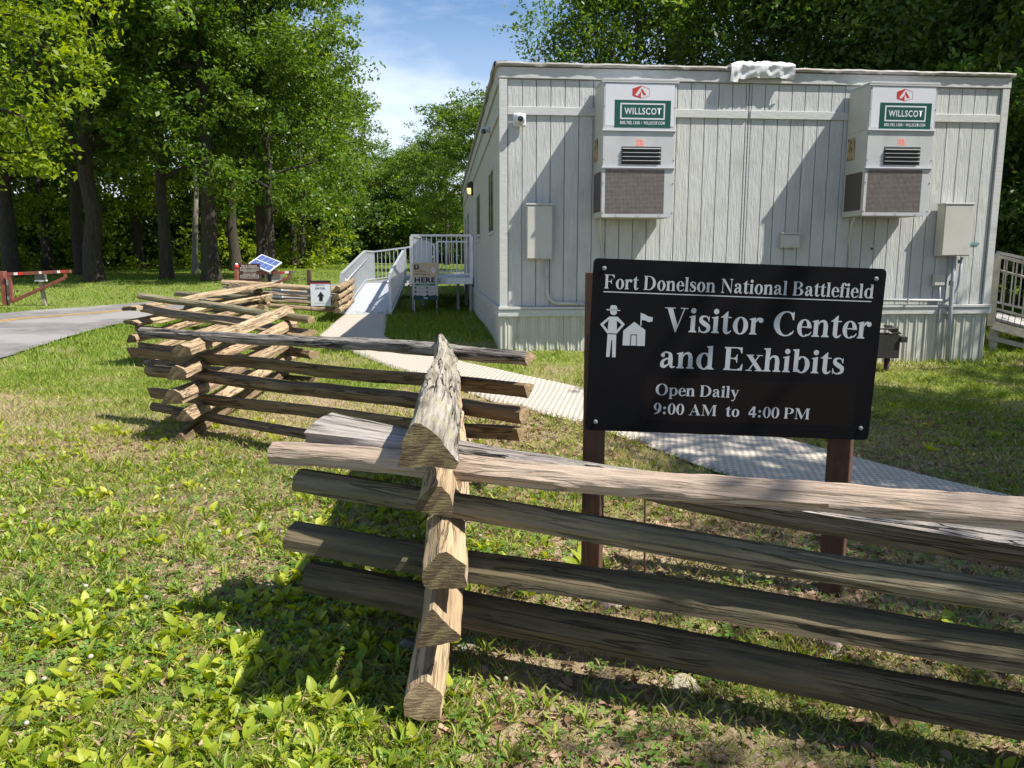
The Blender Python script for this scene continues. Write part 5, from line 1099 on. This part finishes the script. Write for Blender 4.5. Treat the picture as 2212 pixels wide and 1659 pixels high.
def grow(seed, H, r0, fork, spread, nl, lean=0, top=.95, droop=.15, up=.55, sub=7, prof=None, tipmul=1.0, flare=1.5, limb=.034, wob=.05):
    """trunk and limb tubes plus the points that carry leaves"""
    rg = random.Random(seed); tubes = []; tips = []
    P = []; x = y = 0
    K = 12
    for i in range(K+1):
        t = i/K; z = H*.9*t; x += rg.uniform(-.12, .12)*H*wob+(lean*H*.9/K); y += rg.uniform(-.12, .12)*H*wob; P.append(Vector((x, y, z)))
    rad = [r0*(1-.86*(i/K)**.9)*(flare if i == 0 else 1) for i in range(K+1)]
    P.insert(1, P[0].lerp(P[1], .25)); rad.insert(1, r0*1.08)
    P[0] = P[0]-Vector((0, 0, .3)); tubes.append((P, rad, 12))
    def at(z):
        for i in range(len(P)-1):
            if P[i].z <= z <= P[i+1].z: t = (z-P[i].z)/(P[i+1].z-P[i].z+1e-9); return P[i].lerp(P[i+1], t), rad[i]*(1-t)+rad[i+1]*t
        return P[-1], rad[-1]
    az = rg.uniform(0, 6)
    for l in range(nl):
        s = l/(nl-1); z = fork+(H*top*.88-fork)*s**.9; b, rb = at(z); az += 2.4+rg.uniform(-.4, .4)
        pf = (math.sin(PI*(.18+.74*s))**.7 if prof is None else prof(s)); L_ = spread*pf*rg.uniform(.8, 1.15); el = up+.5*s+rg.uniform(-.15, .2)
        d = Vector((math.cos(az)*math.cos(el), math.sin(az)*math.cos(el), math.sin(el))); pts = [b]; n = 7; q = b.copy()
        for k in range(n):
            d = (d+Vector((rg.uniform(-.22, .22), rg.uniform(-.22, .22), rg.uniform(-.12, .12)-droop*k/n*.6))).normalized(); q = q+d*L_/n; pts.append(q.copy())
        rl = min(rb*.62, .05+L_*limb); tubes.append((pts, [rl*(1-.85*k/n) for k in range(n+1)], 7)); tips.append((pts[-1], .8))
        for j in range(sub):
            t = .28+.72*(j+.5)/sub; i = min(n-1, int(t*n)); b2 = pts[i].lerp(pts[i+1], t*n-i); a2 = rg.uniform(0, 6.3); dd = (pts[i+1]-pts[i]).normalized()
            side = dd.orthogonal().normalized(); side = Matrix.Rotation(a2, 3, dd) @ side; side = (side*1.0+dd*.55+Vector((0, 0, .15))).normalized(); l2 = L_*(.50-.22*t)*rg.uniform(.7, 1.2)+.4; sp_ = [b2]; q = b2.copy(); m_ = 4
            for k in range(m_):
                side = (side+Vector((rg.uniform(-.3, .3), rg.uniform(-.3, .3), rg.uniform(-.25, .2)))).normalized(); q = q+side*l2/m_; sp_.append(q.copy())
            tubes.append((sp_, [rl*.38*(1-.8*k/m_) for k in range(m_+1)], 5))
            for k in range(1, m_+1):
                tips.append((sp_[k], .7))
                for _ in range(int(round(2*tipmul))):
                    o_ = Vector((rg.gauss(0, 1), rg.gauss(0, 1), rg.gauss(0, .7)))*(.38+.05*L_); tips.append((sp_[k]+o_, .7))
    return tubes, tips
class TreeKind:
    def __init__(s, seed, lm, per, rad, size, bm_=bark, **kw):
        tubes, tips = grow(seed, **kw); x = MB()
        for p, r, n in tubes: x.tube(p, r, n)
        s.trunk = x.mesh(bm_, True); c = np.array([tuple(t[0]) for t in tips]); s.n = len(c)
        c += 0; s.crown = leaves(c, per, rad, size, lm, tone=np.clip(RS.rand(len(c)), 0, 1))
tree_count = [0]
def plant(kind, x, y, label, rz=0, sc=1, group=None, name='oak_tree', sz=None):
    o = thing(name, label, 'tree', (x, y, gz(x, y)-.05), rz, group); o.scale = (sc, sc, sz or sc)
    for nm, me in (('trunk', kind.trunk), ('crown', kind.crown)):
        c = bpy.data.objects.new(nm, me); COL.objects.link(c); c.parent = o
    tree_count[0] += 1; return o
K_big = TreeKind(3, leafA, 22, .62, .23, H=19, r0=.40, wob=.09, lean=.05, fork=3.8, spread=8.4, nl=18, sub=8, up=.75, droop=.25, limb=.060)
K_tall = TreeKind(8, leafA, 20, .60, .23, H=20, r0=.38, fork=8, spread=6.0, nl=18, sub=7, up=.35, droop=.25)
K_mid = TreeKind(14, leafA, 24, .55, .21, H=13, r0=.24, fork=3.5, spread=4.8, nl=14, sub=6, up=.4)
K_light = TreeKind(21, leafB, 26, .55, .20, H=15, r0=.28, fork=4.5, spread=6.2, nl=15, sub=7, up=.3, droop=.3)
K_openL = TreeKind(35, leafB, 9, .50, .17, H=13, r0=.15, fork=3.0, spread=4.2, nl=13, sub=6, up=.5)
K_open = TreeKind(33, leafA, 11, .50, .17, H=13, r0=.16, fork=3.5, spread=4.0, nl=15, sub=6, up=.5)
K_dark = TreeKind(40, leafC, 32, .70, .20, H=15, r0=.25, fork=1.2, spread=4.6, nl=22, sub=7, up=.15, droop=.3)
K_pale = TreeKind(52, leafA, 14, .5, .2, bm_=bark2, H=17, r0=.20, fork=8, spread=3, nl=9, sub=4, up=.5)
def px2x(px, Y, z=.9): r = ray(px, 600); return r.x/r.y*Y
def PT(kind, px, Y, label, rz, sc=1, **k): return plant(kind, px2x(px, Y), Y, label, rz, sc, **k)
gL = 'trees standing across the road'
PT(K_big, 206, 33, 'big dark trunked oak with forking limbs, thickest trunk on the lawn across the road', 1.0, 1.0, group=gL)
PT(K_tall, 462, 33.5, 'tall straight oak with flared foot right of the middle of the wood across the road', 2.2, 1.0, group=gL)
PT(K_mid, 356, 35, 'slimmer dark oak between the thickest forked oak and the straight flared one', 4.0, 1.25, group=gL)
PT(K_tall, 562, 36, 'broad oak whose crown reaches furthest right towards the sky, behind the solar panel', 4.3, .84, group=gL)
PT(K_mid, 588, 33, 'low branched oak whose foliage hangs down over the lawn beside the solar panel', 3.3, .80, group=gL)
PT(K_mid, 655, 52, 'leafy oak between the solar panel and the far lawn trees', 5.1, .95, group=gL)
PT(K_pale, 418, 42, 'pale grey slender trunk standing between two dark oaks', .6, .9, group=gL, name='slender_tree')
PT(K_tall, 514, 46, 'thin dark trunk just left of the oak behind the solar panel', .2, .9, group=gL)
PT(K_tall, 186, 40, 'slim trunk close behind the thickest forked oak', 1.2, .9, group=gL)
PT(K_big, 28, 37, 'dark trunk at the far left above the swing gate', 2.9, .95, group=gL)
PT(K_mid, 110, 46, 'small half hidden trunk between the far left tree and the thickest oak', .9, 1.3, group=gL)
PT(K_mid, 640, 58, 'oak at the right end of the wood where the lawn meets the trees', 1.9, 1.15, group=gL)
PT(K_mid, 300, 50, 'half hidden tree deep in the wood behind the slimmer oak', 3.9, 1.4, group=gL)
PT(K_light, -230, 21, 'bright yellow green leafy branches overhanging the top left corner', 2.4, 1.0, name='maple_tree')
gC = 'trees closing the far end of the lawn'
for px, Y, s, rz, lb in ((700, 66, 1.15, .4, 'far tree rising just left of the ramp top'), (760, 84, .95, 2.0, 'lower far tree directly behind the left ramp railing'), (812, 92, .85, 1.1, 'far rounded tree left of the gap in the skyline'), (868, 88, .95, 3.3, 'far tree with rounded crown in the middle of the skyline gap'), (915, 84, .95, 4.7, 'tallest far tree above the landing'), (965, 66, .85, 5.2, 'far dark tree just left of the trailer side wall'), (1034, 47, .80, .7, 'nearer dark tree partly hidden by the trailer side wall')):
    PT(K_mid, px, Y, lb, rz, s, group=gC, name='broadleaf_tree')
gB = 'trees behind the trailer'
for kd, px, Y, s, rz, lb in ((K_open, 1270, 34, 1.0, .3, 'thin leaved tree whose twigs show against the sky behind the trailer left end'), (K_open, 1370, 33, 1.15, 1.9, 'open branched tree behind the trailer above the left air conditioner'), (K_openL, 1500, 35, 1.15, 3.0, 'light green tree with bare forking limbs behind the roof sheet'), (K_open, 1430, 36, 1.25, 4.0, 'thin trunk tree with slanting limbs left of the roof sheet'), (K_mid, 1640, 34, 1.25, 5.0, 'darker tree right behind the crumpled roof sheet'),
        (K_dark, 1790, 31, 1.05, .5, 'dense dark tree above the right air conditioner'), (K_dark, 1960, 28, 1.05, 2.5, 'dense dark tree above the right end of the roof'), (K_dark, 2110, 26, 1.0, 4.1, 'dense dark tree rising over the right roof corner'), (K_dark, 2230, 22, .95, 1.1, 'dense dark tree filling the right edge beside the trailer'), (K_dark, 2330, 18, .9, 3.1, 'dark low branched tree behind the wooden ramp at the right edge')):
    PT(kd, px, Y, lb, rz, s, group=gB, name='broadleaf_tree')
# trees outside the frame to the right whose shade falls on the sign, the rails and the trailer
gS = 'shade trees outside the frame on the right'
K_shade = TreeKind(61, leafA, 13, .55, .20, H=12, r0=.2, fork=5.0, spread=3.6, nl=14, sub=6, up=.3)
SHADE = [(9.5, 1.5, .85, 0), (9.1, 4.8, .85, 1.7), (15.4, 7.4, .95, 4.2), (12.6, 3.0, 1.0, 2.2), (8.9, -.7, .72, 5.0)]
for x_, y_, s, rz in SHADE: plant(K_shade, x_, y_, 'slim shade tree standing outside the frame on the right', rz, s, gS, 'shade_tree')
# low dense thicket that closes the view under the crowns
def thicket(xa, ya, xb, yb, n, seed): pass
# the wood behind and between the trees, too thick to count
def blobs(n, xr, yr, hr, rr):
    x = RS.uniform(*xr, n); y = RS.uniform(*yr, n); h = RS.uniform(*hr, n); r = RS.uniform(*rr, n); return np.stack([x, y, h], 1), r
def wood_mass(name, C, Rr, per, rad, size, m, asp=.55, nper=12):
    pts = []
    for c_, r in zip(C, Rr):
        n = int(per*r*r); u = RS.normal(size=(n, 3)); u /= np.linalg.norm(u, axis=1, keepdims=True); k = r*(.72+.36*RS.rand(n, 1)); pts.append(c_+u*k*np.array([1, 1, .8]))
    P = np.concatenate(pts); g = ground(P[:, 0], P[:, 1]); P = P[P[:, 2] > .1]; P[:, 2] += g[:len(P)]*0+.8
    me = leaves(P, nper, rad, size, m, asp=asp); o = link(name, me, None, None, None, 'stuff'); return o
def strip_blobs(xa, ya, xb, yb, n, hmax, r0, r1, dep=5, low=0):
    t = RS.rand(n); x = xa+(xb-xa)*t+RS.normal(0, 1, n); y = ya+(yb-ya)*t+RS.uniform(0, dep, n); z = low+(hmax-low)*RS.rand(n)**1.1; return np.stack([x, y, z], 1), RS.uniform(r0, r1, n)
C1, R1 = strip_blobs(-50, 42, -18, 60, 380, 15, 1.1, 2.4, 7); woods = wood_mass('woods', C1, R1, 9, .7, .34, leafA); tag(woods, 'thick green wood of leafy undergrowth and crowns across the road', 'woods')
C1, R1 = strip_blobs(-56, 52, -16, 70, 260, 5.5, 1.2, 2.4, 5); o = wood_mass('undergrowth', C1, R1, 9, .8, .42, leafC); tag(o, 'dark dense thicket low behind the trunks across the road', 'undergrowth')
C1, R1 = strip_blobs(-36, 37, -12, 52, 80, 7.5, .8, 1.9, 5); o = wood_mass('undergrowth', C1, R1, 12, .5, .24, leafB); tag(o, 'sunlit light green undergrowth between the trunks across the road', 'undergrowth')
C1, R1 = strip_blobs(-22, 86, 4, 70, 190, 6.5, 1.5, 3.0, 10); o = wood_mass('woods', C1, R1, 7, 1.0, .42, leafA); tag(o, 'far wood closing the end of the lawn behind the landing', 'woods')
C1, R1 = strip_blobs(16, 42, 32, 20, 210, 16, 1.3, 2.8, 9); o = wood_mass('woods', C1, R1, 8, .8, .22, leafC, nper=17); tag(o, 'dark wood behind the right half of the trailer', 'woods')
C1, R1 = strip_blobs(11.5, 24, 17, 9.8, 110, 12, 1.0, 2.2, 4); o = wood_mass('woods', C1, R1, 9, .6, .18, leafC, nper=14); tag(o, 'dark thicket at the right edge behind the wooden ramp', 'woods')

# ------------------------------------------------------------------ ground cover
def scatter(n, y0, y1, xl=None, xr=None, pw=1.0, m=.72, seed=0):
    rs = np.random.RandomState(seed+100); y = y0+(y1-y0)*rs.rand(n)**pw
    if xl is None: x = (rs.rand(n)*2-1)*(y*m+.4)
    else: x = rs.uniform(xl, xr, n)
    return x, y
def keep(x, y, mat_margin=0, bare=None, seed=0):
    k = ~inpoly(x, y, road_poly) & ~inpoly(x, y, mat_poly) & ~inpoly(x, y, footprint)
    if bare is not None: k &= np.random.RandomState(seed+7).rand(len(x)) < bare(x, y)
    return x[k], y[k]
def terr(x, y): return ground(x, y)+.02*(fbm(x, y, 1.7, 5)-.5)*np.clip((14-y)/8, 0, 1)
def blades(x, y, h, w, lean, tone, m, name, label, cat, seed=0):
    rs = np.random.RandomState(seed); N = len(x); z = terr(x, y)-.004; h = h*(.45+1.15*fbm(x, y, 3.3, 77)); az = rs.rand(N)*2*PI; h = h*(.5+rs.rand(N)); le = lean*(.3+1.2*rs.rand(N)); a2 = az+rs.normal(0, 1.2, N)
    wx, wy = np.cos(az)*w/2, np.sin(az)*w/2; tx, ty = np.cos(a2)*h*np.sin(le), np.sin(a2)*h*np.sin(le); tz = h*np.cos(le)
    P = lambda X, Y_, Z: np.stack([X, Y_, Z], 1)
    v = np.stack([P(x-wx, y-wy, z), P(x+wx, y+wy, z), P(x+wx*.8+tx*.45, y+wy*.8+ty*.45, z+tz*.65), P(x+tx, y+ty, z+tz)], 1).reshape(-1, 3)
    o = link(name, npmesh(v, np.arange(4*N).reshape(N, 4), m, tone), None, None, None, 'stuff'); return tag(o, label, cat)
grassm = leafmat('grass_blades', (.44, .39, .15), (.27, .34, .045), (.125, .215, .018), .35, .5, .3)
tone_g = lambda x, y, s: np.clip(greenness(x, y)*.65+.25+.28*np.random.RandomState(s).normal(size=len(x)), 0, 1)
dens = lambda lo: (lambda x, y: np.clip(lo+(1-lo)*greenness(x, y)*1.5, 0, 1))
x, y = keep(*scatter(75000, 1.9, 5.2, seed=1), bare=dens(.35)); blades(x, y, .045, .0045, .8, tone_g(x, y, 1), grassm, 'grass', 'short mixed green and straw grass in the foreground', 'grass', 1)
x, y = keep(*scatter(120000, 5.2, 11, seed=2, pw=.85), bare=dens(.45)); blades(x, y, .055, .008, .7, tone_g(x, y, 2), grassm, 'grass', 'short yellow green grass around the fence and path', 'grass', 2)
x, y = keep(*scatter(110000, 11, 21, seed=3, pw=.85), bare=dens(.6)); blades(x, y, .075, .016, .6, np.clip(tone_g(x, y, 3)+.15, 0, 1), grassm, 'grass', 'grass along the road and beside the trailer', 'grass', 3)
x, y = keep(*scatter(130000, 21, 62, seed=4, pw=.8)); blades(x, y, .08, .028, .6, np.clip(tone_g(x, y, 4)+.2, 0, 1), grassm, 'lawn', 'mown lawn rising to the trees across the road', 'lawn', 4)
# straw and thatch lying flat
strawm = leafmat('straw', (.24, .18, .10), (.42, .33, .19), (.54, .46, .29), .2, .7, .2)
x, y = keep(*scatter(70000, 1.9, 8, seed=5, pw=.8)); blades(x, y, .05, .0045, 1.35, np.random.RandomState(5).rand(len(x)), strawm, 'thatch', 'dry straw and thatch lying among the grass', 'dry grass', 5)
def inst(name, V, F, x, y, z, yaw, pitch, roll, sc, m, tone, label, cat, tid=None):
    """copies of a small leaf shape: yaw about z, pitch lifts the tip, one mesh"""
    N = len(x); V = np.asarray(V, float); cy, sy_, cp_, sp_, cr, sr = np.cos(yaw), np.sin(yaw), np.cos(pitch), np.sin(pitch), np.cos(roll), np.sin(roll)
    X = V[None, :, 0]*sc[:, None]; Y_ = V[None, :, 1]*sc[:, None]; Z = V[None, :, 2]*sc[:, None]
    Y1 = Y_*cr[:, None]-Z*sr[:, None]; Z1 = Y_*sr[:, None]+Z*cr[:, None]; X2 = X*cp_[:, None]-Z1*sp_[:, None]; Z2 = X*sp_[:, None]+Z1*cp_[:, None]
    v = np.stack([X2*cy[:, None]-Y1*sy_[:, None]+x[:, None], X2*sy_[:, None]+Y1*cy[:, None]+y[:, None], Z2+z[:, None]], -1).reshape(-1, 3)
    f = (np.asarray(F)[None]+np.arange(N)[:, None, None]*len(V)).reshape(-1, len(F[0])); o = link(name, npmesh(v, f, m, np.repeat(tone, len(F)), True), None, None, None, 'stuff'); return tag(o, label, cat)
# broad plantain leaves
rows = [(0, .05, .0), (.16, .06, .03), (.34, .30, .075), (.58, .42, .085), (.82, .27, .06), (1.0, .02, .0)]
PV = []; 
for t, wd2, zz in rows: PV += [(t, -wd2*.5, zz+.06*wd2), (t, 0, zz-.03), (t, wd2*.5, zz+.05*wd2)]
PF = [(3*i+j, 3*i+j+1, 3*i+j+4, 3*i+j+3) for i in range(len(rows)-1) for j in range(2)]
plm = leafmat('plantain_leaf', (.15, .235, .016), (.31, .38, .030), (.46, .48, .06), .45, .42, .35)
def rosettes(n, y0, y1, xl, xr, dn, smin, smax, seed):
    rs = np.random.RandomState(seed); x = rs.uniform(xl, xr, n); y = y0+(y1-y0)*rs.rand(n); x, y = keep(x, y, bare=dn, seed=seed); k = 6; X = np.repeat(x, k)+rs.normal(0, .012, len(x)*k); Y_ = np.repeat(y, k)+rs.normal(0, .012, len(x)*k); N = len(X)
    yaw = np.repeat(rs.rand(len(x))*6.28, k)+np.tile(np.arange(k)*2*PI/k, len(x))+rs.normal(0, .3, N); s = np.repeat(rs.uniform(smin, smax, len(x)), k)*rs.uniform(.65, 1.15, N)
    return X, Y_, terr(X, Y_)-.002, yaw, rs.uniform(.05, 1.0, N), rs.normal(0, .5, N), s, np.clip(rs.normal(.48, .3, N), 0, 1)
def den_pl(x, y): return np.clip((fbm(x, y, 1.6, 21)-.30)*3.6*np.clip(1.5-(x+.25)*1.2, .05, 1)*np.clip((5.0-y)/1.3, .14, 1), 0, 1)*np.where(x > -.25, .25, 1)
X, Y_, Z, yaw, pit, rol, s, tn = rosettes(9000, 1.9, 7.5, -5.4, .4, den_pl, .035, .098, 31)
inst('plantain', PV, PF, X, Y_, Z, yaw, pit, rol, s, plm, tn, 'broad yellow green plantain leaves covering the left foreground', 'weeds')
X, Y_, Z, yaw, pit, rol, s, tn = rosettes(260, 2.0, 9.5, .2, 7, lambda x, y: np.clip((fbm(x, y, 1.1, 25)-.35)*2.5, 0, 1), .06, .12, 37)
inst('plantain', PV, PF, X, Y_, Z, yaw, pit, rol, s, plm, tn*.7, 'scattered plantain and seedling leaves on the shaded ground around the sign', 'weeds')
X, Y_, Z, yaw, pit, rol, s, tn = rosettes(3000, 1.9, 6, -4.4, .5, lambda x, y: np.clip((fbm(x, y, 1.0, 71)-.3)*2.5, 0, 1), .05, .10, 39)
inst('weeds', [(a, b_*.35, c_) for a, b_, c_ in PV], PF, X, Y_, Z, yaw, np.clip(pit+.3, 0, 1.4), rol, s, grassm, np.clip(tn+.2, 0, 1), 'narrow leaved green weeds mixed through the plantain at left', 'weeds')
# clover: three leaflets on a stalk
def clover_shape():
    V = []; F = []
    for k in range(3):
        a = k*2*PI/3; ca, sa = math.cos(a), math.sin(a); ring = [(0, 0, 1), (.28, -.22, 1.06), (.55, -.26, 1.08), (.66, 0, 1.02), (.55, .26, 1.08), (.28, .22, 1.06)]; b = len(V)
        V += [(px*ca-py*sa, px*sa+py*ca, pz) for px, py, pz in ring]; F += [(b, b+1, b+2, b+3), (b, b+3, b+4, b+5)]
    b = len(V); V += [(-.02, 0, 0), (.02, 0, 0), (.015, 0, 1), (-.015, 0, 1)]; F += [(b, b+1, b+2, b+3)]; return V, F
CV, CF = clover_shape(); clm = leafmat('clover_leaf', (.07, .15, .024), (.11, .20, .032), (.17, .27, .05), .35, .5, .35)
def clover(n, y0, y1, xl, xr, dn, seed, sc=.028):
    rs = np.random.RandomState(seed); x = rs.uniform(xl, xr, n); y = y0+(y1-y0)*rs.rand(n); x, y = keep(x, y, bare=dn, seed=seed); N = len(x); return x, y, terr(x, y), rs.rand(N)*6.28, rs.normal(0, .25, N), rs.normal(0, .25, N), sc*rs.uniform(.6, 1.35, N), rs.rand(N)
a_ = clover(14000, 1.9, 6.5, -4.6, .6, lambda x, y: np.clip((fbm(x, y, 1.0, 41)-.33)*3, 0, 1)*np.clip((7.5-y)/3, .1, 1), 43)
inst('clover', CV, CF, *a_[:7], clm, a_[7], 'clover leaves growing among the plantain on the left', 'clover')
a_ = clover(9000, 1.9, 6, -.3, 4.2, lambda x, y: np.clip((fbm(x, y, .9, 47)-.40)*3, 0, 1), 51)
inst('clover', CV, CF, *a_[:7], clm, a_[7], 'clover leaves in the shade around the near fence corner', 'clover')
bm = bmesh.new(); bmesh.ops.create_icosphere(bm, subdivisions=2, radius=.5); bm.verts.ensure_lookup_table(); FV = [(v.co.x, v.co.y, v.co.z*.85+3.0) for v in bm.verts]; FF = [[v.index for v in f.verts] for f in bm.faces]; bm.free()
FV = [(a+.10*noise.noise(Vector((a*9, b*9, c*9))), b+.1*noise.noise(Vector((b*9, a*9, c*7))), c+.08*noise.noise(Vector((c*9, b*9, a*9)))) for a, b, c in FV]
b0 = len(FV); FV += [(-.03, 0, 0), (.03, 0, 0), (.03, 0, 2.6)]; FF += [[b0, b0+1, b0+2]]
flm = leafmat('clover_flower', (.30, .28, .20), (.45, .43, .34), (.52, .50, .42), .3, .7, .2)
a_ = clover(130, 2.0, 6.0, -4.0, .3, lambda x, y: np.clip((fbm(x, y, 1.0, 41)-.3)*3, 0, 1), 57, .019)
inst('clover_flowers', FV, FF, *a_[:7], flm, a_[7], 'small white clover blossoms dotted over the left foreground', 'flowers')
# fallen leaves
DV = [(i/3-.5, (j/2-.5)*.6*(1-.8*abs(i/3-.5)**1.5*1.6), .12*math.sin(i*1.3+j)+.10*(j-1)**2) for i in range(4) for j in range(3)]; DF = [(3*i+j, 3*i+j+1, 3*i+j+4, 3*i+j+3) for i in range(3) for j in range(2)]
dlm = leafmat('dead_leaf', (.10, .055, .03), (.24, .145, .09), (.42, .30, .20), .15, .65, .3)
def dead(n, y0, y1, xl, xr, smin, smax, seed, dn=None):
    rs = np.random.RandomState(seed); x = rs.uniform(xl, xr, n); y = y0+(y1-y0)*rs.rand(n); x, y = keep(x, y, bare=dn, seed=seed); N = len(x); return x, y, terr(x, y)+.012, rs.rand(N)*6.28, rs.normal(0, .3, N), rs.normal(0, .3, N), rs.uniform(smin, smax, N), rs.rand(N)
a_ = dead(17000, 1.9, 8, -.5, 5.5, .015, .055, 61, lambda x, y: np.clip((fbm(x, y, 1.1, 63)-.2)*2.2, 0, 1)); inst('fallen_leaves', DV, DF, *a_[:7], dlm, a_[7], 'dry brown fallen leaves scattered on the shaded ground at right', 'fallen leaves')
a_ = dead(5000, 1.9, 7, -4.6, -.3, .02, .05, 67, lambda x, y: 1-greenness(x, y)); inst('fallen_leaves', DV, DF, *a_[:7], dlm, a_[7], 'few dry leaves in the bare patches on the left', 'fallen leaves')
print('trees', tree_count[0], 'rails', rail_n[0], 'tris', sum(len(m.loop_triangles) or sum(len(p.vertices)-2 for p in m.polygons) for m in bpy.data.meshes if len(m.polygons) < 5000), sum(len(m.polygons)*2 for m in bpy.data.meshes if len(m.polygons) >= 5000))
